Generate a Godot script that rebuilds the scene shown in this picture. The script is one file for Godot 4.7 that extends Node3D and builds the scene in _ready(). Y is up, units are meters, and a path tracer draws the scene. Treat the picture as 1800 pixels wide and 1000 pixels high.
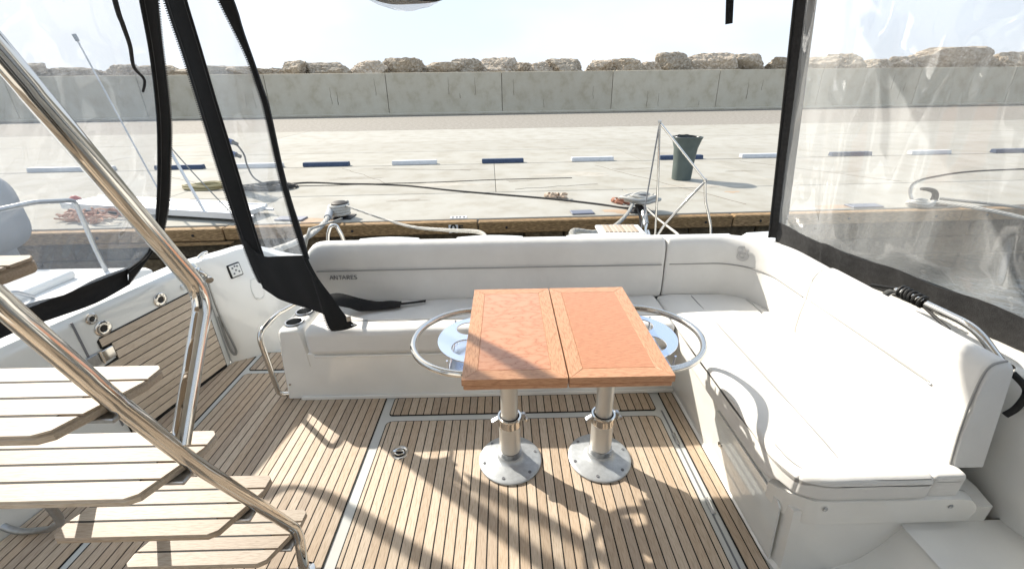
extends Node3D
# A motor boat's aft cockpit moored stern-to at a concrete quay with a breakwater behind.

# ------------------------------------------------------------------ mesh builder
class MB:
	var v := PackedVector3Array()
	var t := PackedInt32Array()

	func _orient(s: int) -> void:
		# closed pieces: make the front faces run clockwise seen from outside
		if t.size() - s < 12:
			return
		var c := Vector3.ZERO
		for i in range(s, t.size()):
			c += v[t[i]]
		c /= float(t.size() - s)
		var vol := 0.0
		for i in range(s, t.size(), 3):
			vol += (v[t[i]] - c).dot((v[t[i + 1]] - c).cross(v[t[i + 2]] - c))
		if vol > 0.0:
			for i in range(s, t.size(), 3):
				var k := t[i + 1]
				t[i + 1] = t[i + 2]
				t[i + 2] = k

	func quad(a: int, b: int, c: int, d: int) -> void:
		t.append_array(PackedInt32Array([a, b, c, a, c, d]))

	func loft(rings: Array, closed := false, caps := true) -> MB:
		var s := t.size()
		var b := v.size()
		var n: int = rings[0].size()
		for r in rings:
			for p in r:
				v.append(p)
		var m := rings.size()
		for i in (m if closed else m - 1):
			var i2 := (i + 1) % m
			for j in n:
				var j2 := (j + 1) % n
				quad(b + i * n + j, b + i * n + j2, b + i2 * n + j2, b + i2 * n + j)
		if caps and not closed:
			for e in [0, m - 1]:
				var c := Vector3.ZERO
				for p in rings[e]:
					c += p
				c /= float(n)
				var ci := v.size()
				v.append(c)
				for j in n:
					var j2 := (j + 1) % n
					if e == 0:
						t.append_array(PackedInt32Array([ci, b + j2, b + j]))
					else:
						t.append_array(PackedInt32Array([ci, b + e * n + j, b + e * n + j2]))
		_orient(s)
		return self

	func tube(pts: Array, r: float, sides := 12, closed := false, r_end := -1.0) -> MB:
		var rings := []
		var m := pts.size()
		var up := Vector3.UP
		for i in m:
			var a: Vector3 = pts[(i - 1 + m) % m] if (closed or i > 0) else pts[i]
			var b: Vector3 = pts[(i + 1) % m] if (closed or i < m - 1) else pts[i]
			var d := (b - a).normalized()
			if absf(d.dot(up)) > 0.95:
				up = Vector3.RIGHT if absf(d.dot(Vector3.RIGHT)) < 0.9 else Vector3.BACK
			var x := d.cross(up).normalized()
			var y := x.cross(d).normalized()
			up = y
			var rr := r if r_end < 0.0 else lerpf(r, r_end, float(i) / float(maxi(m - 1, 1)))
			var ring := []
			for k in sides:
				var an := TAU * k / sides
				ring.append(pts[i] + (x * cos(an) + y * sin(an)) * rr)
			rings.append(ring)
		return loft(rings, closed, true)

	func lathe(prof: Array, at: Vector3, sides := 32) -> MB:
		# prof: Vector2(radius, height), from one end on the axis to the other
		var rings := []
		for p in prof:
			var ring := []
			for k in sides:
				var an := TAU * k / sides
				ring.append(at + Vector3(cos(an) * maxf(p.x, 0.0002), p.y, sin(an) * maxf(p.x, 0.0002)))
			rings.append(ring)
		return loft(rings, false, true)

	func prism(poly: Array, o: Vector3, ax: Vector3, ay: Vector3, depth: Vector3, bevel := 0.0) -> MB:
		var rings := []
		var n := poly.size()
		var c := Vector2.ZERO
		for p in poly:
			c += p
		c /= float(n)
		var steps := [[0.0, 0.0], [1.0, 0.0]]
		if bevel > 0.0:
			var f := bevel / depth.length()
			steps = [[0.0, bevel], [f, 0.0], [1.0 - f, 0.0], [1.0, bevel]]
		for s in steps:
			var ring := []
			for i in n:
				var p: Vector2 = poly[i]
				if s[1] > 0.0:
					var p0: Vector2 = poly[(i - 1 + n) % n]
					var p1: Vector2 = poly[(i + 1) % n]
					var e := ((p - p0).normalized().orthogonal() + (p1 - p).normalized().orthogonal())
					if e.length() > 0.001:
						e = e.normalized()
						if e.dot(p - c) > 0.0:
							e = -e
						p += e * s[1]
				ring.append(o + ax * p.x + ay * p.y + depth * s[0])
			rings.append(ring)
		return loft(rings)

	func box(c: Vector3, size: Vector3, bevel := 0.0, bs := Basis.IDENTITY) -> MB:
		var h := size * 0.5
		var o := c - bs.y * h.y
		if bevel <= 0.0:
			return prism([Vector2(-h.x, -h.z), Vector2(h.x, -h.z), Vector2(h.x, h.z), Vector2(-h.x, h.z)], o, bs.x, bs.z, bs.y * size.y)
		var k := bevel
		return prism([Vector2(-h.x + k, -h.z), Vector2(h.x - k, -h.z), Vector2(h.x, -h.z + k), Vector2(h.x, h.z - k), Vector2(h.x - k, h.z), Vector2(-h.x + k, h.z), Vector2(-h.x, h.z - k), Vector2(-h.x, -h.z + k)], o, bs.x, bs.z, bs.y * size.y, bevel)

	func rbox(c: Vector3, size: Vector3, r: float, seg := 4, sub := 6, warp = null) -> MB:
		# rounded box with enough points to be puffed or bent by warp(p) -> p
		var s := t.size()
		var h := size * 0.5
		var inner := h - Vector3.ONE * r
		for axis in 3:
			var a := (axis + 1) % 3
			var b := (axis + 2) % 3
			var la := _line(h[a], r, seg, sub)
			var lb := _line(h[b], r, seg, sub)
			for sg in [-1.0, 1.0]:
				var base := v.size()
				for i in la:
					for j in lb:
						var p := Vector3.ZERO
						p[axis] = sg * h[axis]
						p[a] = i
						p[b] = j
						var q := p.clamp(-inner, inner)
						p = q + (p - q).normalized() * r
						p += c
						if warp != null:
							p = warp.call(p)
						v.append(p)
				var n := lb.size()
				for i in la.size() - 1:
					for j in n - 1:
						var k := base + i * n + j
						if sg > 0.0:
							quad(k, k + n, k + n + 1, k + 1)
						else:
							quad(k, k + 1, k + n + 1, k + n)
		_orient(s)
		return self

	func _line(h: float, r: float, seg: int, sub: int) -> Array:
		var out := []
		for i in seg:
			out.append(-h + r * (1.0 - cos(PI * 0.5 * i / seg)) * 1.0)
		for i in sub + 1:
			out.append(lerpf(-h + r, h - r, float(i) / sub))
		for i in range(seg - 1, -1, -1):
			out.append(h - r * (1.0 - cos(PI * 0.5 * i / seg)))
		return out

	func sheet(rows: Array) -> MB:
		# open grid (cloth without thickness)
		var b := v.size()
		var n: int = rows[0].size()
		for r in rows:
			for p in r:
				v.append(p)
		for i in rows.size() - 1:
			for j in n - 1:
				quad(b + i * n + j, b + i * n + j + 1, b + (i + 1) * n + j + 1, b + (i + 1) * n + j)
		return self

	func ribbon(ea: Array, eb: Array, thick: float, cols := 3, puff := 0.0) -> MB:
		# a band of cloth with thickness between two edge lines of the same length
		var rings := []
		for i in ea.size():
			var a: Vector3 = ea[i]
			var b: Vector3 = eb[i]
			var i0 := maxi(i - 1, 0)
			var i1 := mini(i + 1, ea.size() - 1)
			var along: Vector3 = (ea[i1] + eb[i1] - ea[i0] - eb[i0]).normalized()
			var nrm := along.cross(b - a).normalized()
			var ring := []
			for k in cols + 1:
				var u := float(k) / cols
				ring.append(a.lerp(b, u) + nrm * (thick * 0.5 + puff * sin(PI * u)))
			for k in range(cols, -1, -1):
				var u := float(k) / cols
				ring.append(a.lerp(b, u) + nrm * (-thick * 0.5 + puff * sin(PI * u)))
			rings.append(ring)
		return loft(rings)

	func mesh(crease := 38.0) -> ArrayMesh:
		var lim := cos(deg_to_rad(crease))
		var nf := t.size() / 3
		var fn := PackedVector3Array()
		var fu := PackedVector3Array()
		var at := {}
		for f in nf:
			var a := v[t[f * 3]]
			var b := v[t[f * 3 + 1]]
			var c := v[t[f * 3 + 2]]
			var nn := (c - a).cross(b - a)
			fn.append(nn)
			fu.append(nn.normalized())
			for k in 3:
				var key := Vector3i((v[t[f * 3 + k]] * 20000.0).round())
				if at.has(key):
					at[key].append(f)
				else:
					at[key] = [f]
		var P := PackedVector3Array()
		var N := PackedVector3Array()
		for f in nf:
			if fn[f].length_squared() < 1e-18:
				continue
			for k in 3:
				var p := v[t[f * 3 + k]]
				var key := Vector3i((p * 20000.0).round())
				var sum := Vector3.ZERO
				for g in at[key]:
					if fu[f].dot(fu[g]) > lim:
						sum += fn[g]
				P.append(p)
				N.append(sum.normalized() if sum.length_squared() > 1e-20 else fu[f])
		var arr := []
		arr.resize(Mesh.ARRAY_MAX)
		arr[Mesh.ARRAY_VERTEX] = P
		arr[Mesh.ARRAY_NORMAL] = N
		var m := ArrayMesh.new()
		m.add_surface_from_arrays(Mesh.PRIMITIVE_TRIANGLES, arr)
		return m

# ------------------------------------------------------------------ scene helpers
var M := {}
var used := {}
var rng := RandomNumberGenerator.new()

func numbered(called: String) -> String:
	var k: int = used.get(called, 0)
	used[called] = k + 1
	return called if k == 0 else "%s_%03d" % [called, k]

func tag(o: Node, label := "", category := "", group := "", kind := "") -> Node:
	if label:
		o.set_meta("label", label)
	if category:
		o.set_meta("category", category)
	if group:
		o.set_meta("group", group)
	if kind:
		o.set_meta("kind", kind)
	return o

func thing(called: String, label: String, category: String, at := Vector3.ZERO, turn := 0.0, group := "") -> Node3D:
	var o := Node3D.new()
	o.name = numbered(called)
	add_child(o)
	o.position = at
	o.rotation.y = turn
	tag(o, label, category, group)
	return o

func put(called: String, mb, m: Material, parent: Node = null, crease := 38.0) -> MeshInstance3D:
	var o := MeshInstance3D.new()
	o.mesh = mb.mesh(crease) if mb is MB else mb
	o.material_override = m
	if parent == null:
		o.name = numbered(called)
		add_child(o)
	else:
		o.name = called
		parent.add_child(o, true)
	return o

func one(called: String, mb, m: Material, label: String, category: String, group := "") -> MeshInstance3D:
	var o := put(called, mb, m)
	tag(o, label, category, group)
	return o

func smooth(pts: Array, per := 6, closed := false) -> Array:
	var out := []
	var n := pts.size()
	for i in (n if closed else n - 1):
		var p1: Vector3 = pts[i]
		var p2: Vector3 = pts[(i + 1) % n]
		var p0: Vector3 = pts[(i - 1 + n) % n] if closed else pts[maxi(i - 1, 0)]
		var p3: Vector3 = pts[(i + 2) % n] if closed else pts[mini(i + 2, n - 1)]
		for k in per:
			out.append(p1.cubic_interpolate(p2, p0, p3, float(k) / per))
	if not closed:
		out.append(pts[n - 1])
	return out

func bend(pts: Array, r: float, per := 6) -> Array:
	# polyline with rounded corners
	var out := [pts[0]]
	for i in range(1, pts.size() - 1):
		var p: Vector3 = pts[i]
		var a: Vector3 = (pts[i - 1] - p)
		var b: Vector3 = (pts[i + 1] - p)
		var d := minf(r, minf(a.length(), b.length()) * 0.49)
		var s := p + a.normalized() * d
		var e := p + b.normalized() * d
		for k in per + 1:
			var u := float(k) / per
			out.append(s.lerp(p, u).lerp(p.lerp(e, u), u))
	out.append(pts[pts.size() - 1])
	return out

func rope(pts: Array, r: float, per := 8) -> MB:
	return MB.new().tube(smooth(pts, per), r, 8)

func twisted(pts: Array, r: float, lay: float, strands := 3) -> MB:
	# laid rope: strands that wind round the line
	var mb := MB.new()
	var line := smooth(pts, 40)
	for s in strands:
		var path := []
		var dist := 0.0
		for i in line.size():
			var d: Vector3 = (line[mini(i + 1, line.size() - 1)] - line[maxi(i - 1, 0)]).normalized()
			if i > 0:
				dist += (line[i] - line[i - 1]).length()
			var x := d.cross(Vector3.UP).normalized()
			var y := x.cross(d)
			var an := dist / lay * TAU + TAU * s / strands
			path.append(line[i] + (x * cos(an) + y * sin(an)) * r * 0.52)
		mb.tube(path, r * 0.56, 6)
	return mb

func ntex(seed_: int, freq: float, oct: int, lo: Color, hi: Color, size := 512, gain := 0.5, type := FastNoiseLite.TYPE_SIMPLEX_SMOOTH, mid = null, ridged := false) -> NoiseTexture2D:
	var n := FastNoiseLite.new()
	n.seed = seed_
	n.noise_type = type
	n.frequency = freq
	n.fractal_octaves = oct
	n.fractal_gain = gain
	if ridged:
		n.fractal_type = FastNoiseLite.FRACTAL_RIDGED
	var g := Gradient.new()
	g.set_color(0, lo)
	g.set_color(1, hi)
	if mid != null:
		g.add_point(0.5, mid)
	var tx := NoiseTexture2D.new()
	tx.width = size
	tx.height = size
	tx.seamless = true
	tx.noise = n
	tx.color_ramp = g
	return tx

func ntexn(seed_: int, freq: float, oct: int, strength: float, size := 512, type := FastNoiseLite.TYPE_SIMPLEX_SMOOTH) -> NoiseTexture2D:
	var n := FastNoiseLite.new()
	n.seed = seed_
	n.noise_type = type
	n.frequency = freq
	n.fractal_octaves = oct
	var tx := NoiseTexture2D.new()
	tx.width = size
	tx.height = size
	tx.seamless = true
	tx.noise = n
	tx.as_normal_map = true
	tx.bump_strength = strength
	return tx

func mat(c: Color, rough := 0.6, metal := 0.0, tex: Texture2D = null, scale := Vector3.ONE, nrm: Texture2D = null, nscale := 1.0, world := true) -> StandardMaterial3D:
	var m := StandardMaterial3D.new()
	m.albedo_color = c
	m.roughness = rough
	m.metallic = metal
	if tex or nrm:
		m.uv1_triplanar = true
		m.uv1_world_triplanar = world
		m.uv1_scale = scale
	if tex:
		m.albedo_texture = tex
	if nrm:
		m.normal_enabled = true
		m.normal_texture = nrm
		m.normal_scale = nscale
	return m

func G(x: float) -> Color:
	return Color(x, x, x)

func make_materials() -> void:
	var grain := ntex(3, 0.03, 5, Color(0.78, 0.75, 0.71), Color(1, 1, 1), 1024, 0.6, FastNoiseLite.TYPE_SIMPLEX_SMOOTH, Color(0.94, 0.93, 0.91))
	M.teak_z = []
	M.teak_x = []
	M.tread = []
	for c in [Color(0.775, 0.712, 0.642), Color(0.738, 0.668, 0.592), Color(0.806, 0.748, 0.680), Color(0.722, 0.660, 0.596), Color(0.766, 0.692, 0.612)]:
		M.teak_z.append(mat(c, 0.62, 0.0, grain, Vector3(6.0, 6.0, 0.55)))
		M.teak_x.append(mat(c.darkened(0.06), 0.62, 0.0, grain, Vector3(0.55, 6.0, 6.0)))
	for c in [Color(0.705, 0.655, 0.595), Color(0.668, 0.608, 0.540), Color(0.727, 0.682, 0.625)]:
		M.tread.append(mat(c, 0.5, 0.0, grain, Vector3(0.7, 7.0, 7.0)))
	M.teak_side = []
	for c in [Color(0.850, 0.800, 0.740), Color(0.815, 0.765, 0.705), Color(0.865, 0.815, 0.755)]:
		M.teak_side.append(mat(c, 0.62, 0.0, grain, Vector3(6.0, 6.0, 0.55)))
	M.caulk = mat(Color(0.035, 0.032, 0.030), 0.7)
	var fig := ntex(11, 0.007, 5, Color(1, 1, 1), Color(0.70, 0.52, 0.42), 1024, 0.55, FastNoiseLite.TYPE_SIMPLEX_SMOOTH, Color(0.985, 0.965, 0.95), true)
	fig.color_ramp.add_point(0.80, Color(0.93, 0.86, 0.80))
	M.table_panel = mat(Color(0.775, 0.580, 0.455), 0.30, 0.0, fig, Vector3(1.6, 3.0, 3.4))
	M.table_panel.clearcoat_enabled = true
	M.table_panel.clearcoat = 0.5
	M.table_panel.clearcoat_roughness = 0.2
	var tgrain := ntex(13, 0.03, 5, Color(0.70, 0.60, 0.53), Color(1, 1, 1), 1024, 0.68, FastNoiseLite.TYPE_SIMPLEX_SMOOTH, Color(0.95, 0.92, 0.89))
	M.table_plain = mat(Color(0.775, 0.570, 0.445), 0.30, 0.0, tgrain, Vector3(0.8, 5.0, 9.0))
	M.table_rail_x = mat(Color(0.790, 0.620, 0.495), 0.32, 0.0, tgrain, Vector3(0.7, 6.0, 6.0))
	M.table_rail_z = mat(Color(0.795, 0.630, 0.505), 0.32, 0.0, tgrain, Vector3(6.0, 6.0, 0.7))
	M.lining = mat(Color(0.52, 0.52, 0.51), 0.45, 0.0, grain, Vector3(0.7, 6.0, 6.0))
	var soft := ntex(21, 0.006, 4, G(0.93), G(1.0), 512)
	M.gelcoat = mat(Color(0.935, 0.935, 0.920), 0.14, 0.0, soft, Vector3.ONE * 0.6)
	M.gelcoat.clearcoat_enabled = true
	M.gelcoat.clearcoat = 0.8
	M.gelcoat.clearcoat_roughness = 0.08
	M.gelcoat_grey = mat(Color(0.885, 0.900, 0.895), 0.12, 0.0, soft, Vector3.ONE * 0.6)
	M.gelcoat_grey.clearcoat_enabled = true
	M.gelcoat_grey.clearcoat = 0.6
	M.gelcoat_grey.clearcoat_roughness = 0.04
	M.channel = mat(Color(0.79, 0.80, 0.79), 0.35, 0.0, soft, Vector3.ONE * 0.6)
	M.cushion = mat(Color(0.850, 0.848, 0.838), 0.72, 0.0, ntex(31, 0.004, 5, G(0.95), G(1.0), 512, 0.6), Vector3.ONE * 1.2, ntexn(32, 0.0045, 5, 9.0, 1024), 0.35)
	M.piping = mat(Color(0.56, 0.56, 0.555), 0.6)
	M.steel = mat(Color(0.82, 0.81, 0.79), 0.07, 1.0)
	M.steel_satin = mat(Color(0.72, 0.73, 0.74), 0.33, 1.0, ntex(41, 0.05, 3, G(0.86), G(1.0), 256), Vector3(5, 1.5, 5))
	M.base_plate = mat(Color(0.74, 0.76, 0.775), 0.45, 0.45, ntex(42, 0.02, 5, G(0.86), G(1.0), 512, 0.6), Vector3.ONE * 3.0)
	M.tube_alu = mat(Color(0.80, 0.79, 0.765), 0.4, 0.5)
	M.bright_plate = mat(Color(0.84, 0.88, 0.94), 0.18, 0.9)
	M.dark = mat(G(0.03), 0.5)
	M.rubber = mat(G(0.06), 0.6)
	var weave := ntexn(51, 0.08, 3, 4.0, 512)
	M.canvas = mat(Color(0.070, 0.072, 0.076), 0.9, 0.0, ntex(52, 0.02, 5, G(0.7), G(1.0), 512, 0.6), Vector3.ONE * 4.0, weave, 0.5)
	M.canvas_grey_and_lit = mat(Color(0.19, 0.19, 0.195), 0.85, 0.0, ntex(53, 0.02, 5, G(0.6), G(1.0), 512, 0.6), Vector3.ONE * 4.0, weave, 0.5)  # grey canvas; also black canvas on the right with sunlight put into the colour
	M.stitch = mat(G(0.22), 0.8)
	M.zip = mat(G(0.10), 0.5)
	M.vinyl = StandardMaterial3D.new()
	M.vinyl.albedo_color = Color(0.93, 0.95, 0.96, 0.23)
	M.vinyl.transparency = BaseMaterial3D.TRANSPARENCY_ALPHA
	M.vinyl.roughness = 0.03
	M.vinyl.metallic_specular = 0.9
	M.vinyl_haze_tint = M.vinyl.duplicate()  # same clear vinyl, the bluish reflected haze put into its tint
	M.vinyl_haze_tint.albedo_color = Color(0.82, 0.89, 0.97, 0.27)
	M.vinyl_haze_tint.backlight_enabled = true
	M.vinyl_haze_tint.backlight = Color(0.14, 0.155, 0.18)
	M.glass = StandardMaterial3D.new()
	M.glass.albedo_color = Color(0.05, 0.06, 0.07, 0.55)
	M.glass.transparency = BaseMaterial3D.TRANSPARENCY_ALPHA
	M.glass.roughness = 0.03
	var conc := ntex(61, 0.006, 9, Color(0.88, 0.86, 0.825), Color(1, 1, 1), 2048, 0.60, FastNoiseLite.TYPE_SIMPLEX_SMOOTH, Color(0.96, 0.95, 0.935))
	M.quay = []
	for c in [Color(0.625, 0.618, 0.588), Color(0.613, 0.605, 0.575), Color(0.636, 0.630, 0.603)]:
		M.quay.append(mat(c, 0.9, 0.0, conc, Vector3.ONE * 0.11))
	M.yard = mat(Color(0.602, 0.588, 0.556), 0.92, 0.0, ntex(62, 0.03, 9, Color(0.70, 0.67, 0.64), Color(1, 1, 1), 2048, 0.72), Vector3.ONE * 0.07)
	M.ground = mat(Color(0.60, 0.57, 0.52), 0.95, 0.0, conc, Vector3.ONE * 0.03)
	M.rust_stain = mat(Color(0.665, 0.585, 0.505), 0.9, 0.0, conc, Vector3.ONE * 0.4)
	M.damp_stain = mat(Color(0.560, 0.545, 0.510), 0.9, 0.0, conc, Vector3.ONE * 0.4)
	M.repair = mat(Color(0.660, 0.645, 0.610), 0.9, 0.0, conc, Vector3.ONE * 0.3)
	M.joint = mat(Color(0.40, 0.37, 0.33), 0.95)
	var stain := ntex(63, 0.008, 7, Color(0.86, 0.84, 0.80), Color(1, 1, 1), 1024, 0.62, FastNoiseLite.TYPE_SIMPLEX_SMOOTH, Color(0.965, 0.955, 0.94))
	M.wall = []
	for c in [Color(0.745, 0.720, 0.655), Color(0.728, 0.702, 0.638), Color(0.758, 0.733, 0.668)]:
		M.wall.append(mat(c, 0.9, 0.0, stain, Vector3(0.11, 0.09, 0.11)))
	M.streak = mat(Color(0.45, 0.42, 0.37), 0.95)
	M.rock = []
	var rt := ntex(64, 0.012, 7, Color(0.58, 0.53, 0.47), Color(1, 1, 1), 1024, 0.65)
	var rn := ntexn(65, 0.02, 6, 14.0, 1024)
	for c in [Color(0.845, 0.805, 0.740), Color(0.810, 0.768, 0.700), Color(0.870, 0.830, 0.770), Color(0.785, 0.750, 0.690)]:
		M.rock.append(mat(c, 0.95, 0.0, rt, Vector3.ONE * 0.35, rn, 1.0))
	M.timber = []
	var tg := ntex(66, 0.02, 6, Color(0.40, 0.36, 0.30), Color(1, 1, 1), 1024, 0.65)
	for c in [Color(0.730, 0.605, 0.430), Color(0.690, 0.570, 0.400), Color(0.765, 0.640, 0.470)]:
		M.timber.append(mat(c, 0.85, 0.0, tg, Vector3(0.5, 3.0, 3.0)))
	M.stone = []
	for c in [Color(0.42, 0.38, 0.30), Color(0.36, 0.33, 0.27), Color(0.47, 0.42, 0.33)]:
		M.stone.append(mat(c, 0.9, 0.0, rt, Vector3.ONE * 0.9, rn, 0.6))
	M.white_paint = mat(Color(0.80, 0.805, 0.81), 0.6, 0.0, ntex(67, 0.02, 6, G(0.90), G(1.0), 512, 0.6), Vector3.ONE * 0.8)
	M.blue_paint = mat(Color(0.25, 0.32, 0.42), 0.65, 0.0, ntex(68, 0.03, 6, Color(0.55, 0.6, 0.7), Color(1, 1, 1), 512, 0.65), Vector3.ONE * 0.8)
	M.bin = mat(Color(0.330, 0.375, 0.360), 0.6, 0.0, ntex(69, 0.01, 5, G(0.85), G(1.0), 512), Vector3.ONE * 1.0)
	M.bag = mat(G(0.04), 0.35)
	M.rope_white = mat(Color(0.80, 0.79, 0.76), 0.9, 0.0, ntex(70, 0.05, 4, G(0.7), G(1.0), 256), Vector3.ONE * 8.0)
	M.rope_grey = mat(Color(0.66, 0.66, 0.64), 0.9, 0.0, ntex(71, 0.05, 4, G(0.6), G(1.0), 256), Vector3.ONE * 8.0)
	M.iron = mat(Color(0.13, 0.12, 0.12), 0.6, 0.3)
	M.rust = mat(Color(0.72, 0.58, 0.47), 0.95)
	M.hose_yellow = mat(Color(0.58, 0.54, 0.40), 0.6)
	M.cable = mat(Color(0.16, 0.15, 0.14), 0.7)
	M.socket_blue = mat(Color(0.16, 0.30, 0.50), 0.5)
	M.alu = mat(Color(0.84, 0.85, 0.86), 0.45, 0.55)
	M.sandal_pale = mat(Color(0.68, 0.61, 0.54), 0.8)
	M.sandal_brown = mat(Color(0.55, 0.37, 0.29), 0.8)
	M.net = mat(Color(0.72, 0.56, 0.47), 0.9)
	M.red = mat(Color(0.66, 0.30, 0.25), 0.5)
	M.grey_cover = mat(Color(0.60, 0.61, 0.62), 0.7)
	M.print_grey = mat(Color(0.42, 0.43, 0.45), 0.6)
	M.emblem = mat(Color(0.70, 0.70, 0.70), 0.5)
	M.water = mat(Color(0.060, 0.105, 0.120), 0.06, 0.0, null, Vector3.ONE * 0.35, ntexn(81, 0.010, 5, 10.0, 1024), 1.0)
	M.water.metallic_specular = 0.6
	M.hull = mat(Color(0.90, 0.90, 0.89), 0.2)

# ------------------------------------------------------------------ main
func _ready() -> void:
	rng.seed = 7
	# camera, sky, sun, exposure
	var cam := Camera3D.new()
	cam.name = "camera"
	cam.fov = 67.38
	cam.near = 0.03
	cam.far = 3000.0
	cam.transform = Transform3D(Basis(Vector3(0.99976743, -0.01228827, 0.01772232), Vector3(0.01852066, 0.91024196, -0.41366237), Vector3(-0.01104841, 0.41389439, 0.91025786)), Vector3(0, 1.45, 0))
	add_child(cam)
	cam.current = true
	var env := Environment.new()
	env.background_mode = Environment.BG_SKY
	var sky_mat := ProceduralSkyMaterial.new()
	sky_mat.sky_top_color = Color(0.600, 0.660, 0.735)
	sky_mat.sky_horizon_color = Color(0.668, 0.690, 0.712)
	sky_mat.sky_curve = 0.16
	sky_mat.ground_bottom_color = Color(0.45, 0.43, 0.40)
	sky_mat.ground_horizon_color = Color(0.72, 0.75, 0.76)
	sky_mat.sun_angle_max = 60.0
	sky_mat.sun_curve = 0.45
	sky_mat.sky_cover = cloud_cover()
	sky_mat.sky_cover_modulate = Color(1, 1, 1, 0.045)
	sky_mat.sky_energy_multiplier = 0.97
	var sky := Sky.new()
	sky.sky_material = sky_mat
	env.sky = sky
	env.tonemap_mode = Environment.TONE_MAPPER_LINEAR
	env.tonemap_exposure = 2.58
	env.sdfgi_enabled = true
	env.ssao_enabled = true
	env.ssil_enabled = true
	var we := WorldEnvironment.new()
	we.name = "world_environment"
	we.environment = env
	add_child(we)
	var sun := DirectionalLight3D.new()
	sun.name = "sun"
	sun.light_energy = 0.98
	sun.light_color = Color(1.0, 0.965, 0.91)
	sun.light_angular_distance = 0.8
	sun.shadow_enabled = true
	sun.look_at_from_position(Vector3.ZERO, Vector3(0.615, -0.602, 0.511))
	add_child(sun)
	make_materials()
	# the setting
	shore()
	breakwater()
	boat_shell()
	cockpit_deck()
	# things
	benches()
	table()
	staircase()
	side_and_quarter()
	curtains()
	stern_gear()
	quay_things()
	neighbour_boat()

func cloud_cover() -> ImageTexture:
	var n := FastNoiseLite.new()
	n.seed = 12
	n.noise_type = FastNoiseLite.TYPE_SIMPLEX_SMOOTH
	n.frequency = 1.0
	n.fractal_octaves = 6
	n.fractal_gain = 0.55
	var w := 1024
	var h := 512
	var im := Image.create(w, h, false, Image.FORMAT_RGBA8)
	for y in h:
		var el := (0.5 - (y + 0.5) / h) * PI
		if el < -0.05:
			continue
		for x in w:
			var az := (x + 0.5) / w * TAU
			var d := Vector3(cos(az) * cos(el), sin(el) * 3.0, sin(az) * cos(el))
			var k := n.get_noise_3dv(d * 1.6) * 0.5 + 0.5
			var a := smoothstep(0.38, 0.72, k)
			im.set_pixel(x, y, Color(1, 1, 1, a))
	return ImageTexture.create_from_image(im)

# ------------------------------------------------------------------ shore: quay, yard, water
const QY := 0.0314   # the quay is turned 1.8 degrees from the boat
func quay_frame() -> Transform3D:
	return Transform3D(Basis(Vector3.UP, QY), Vector3(0, 0, -5.19))

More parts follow.
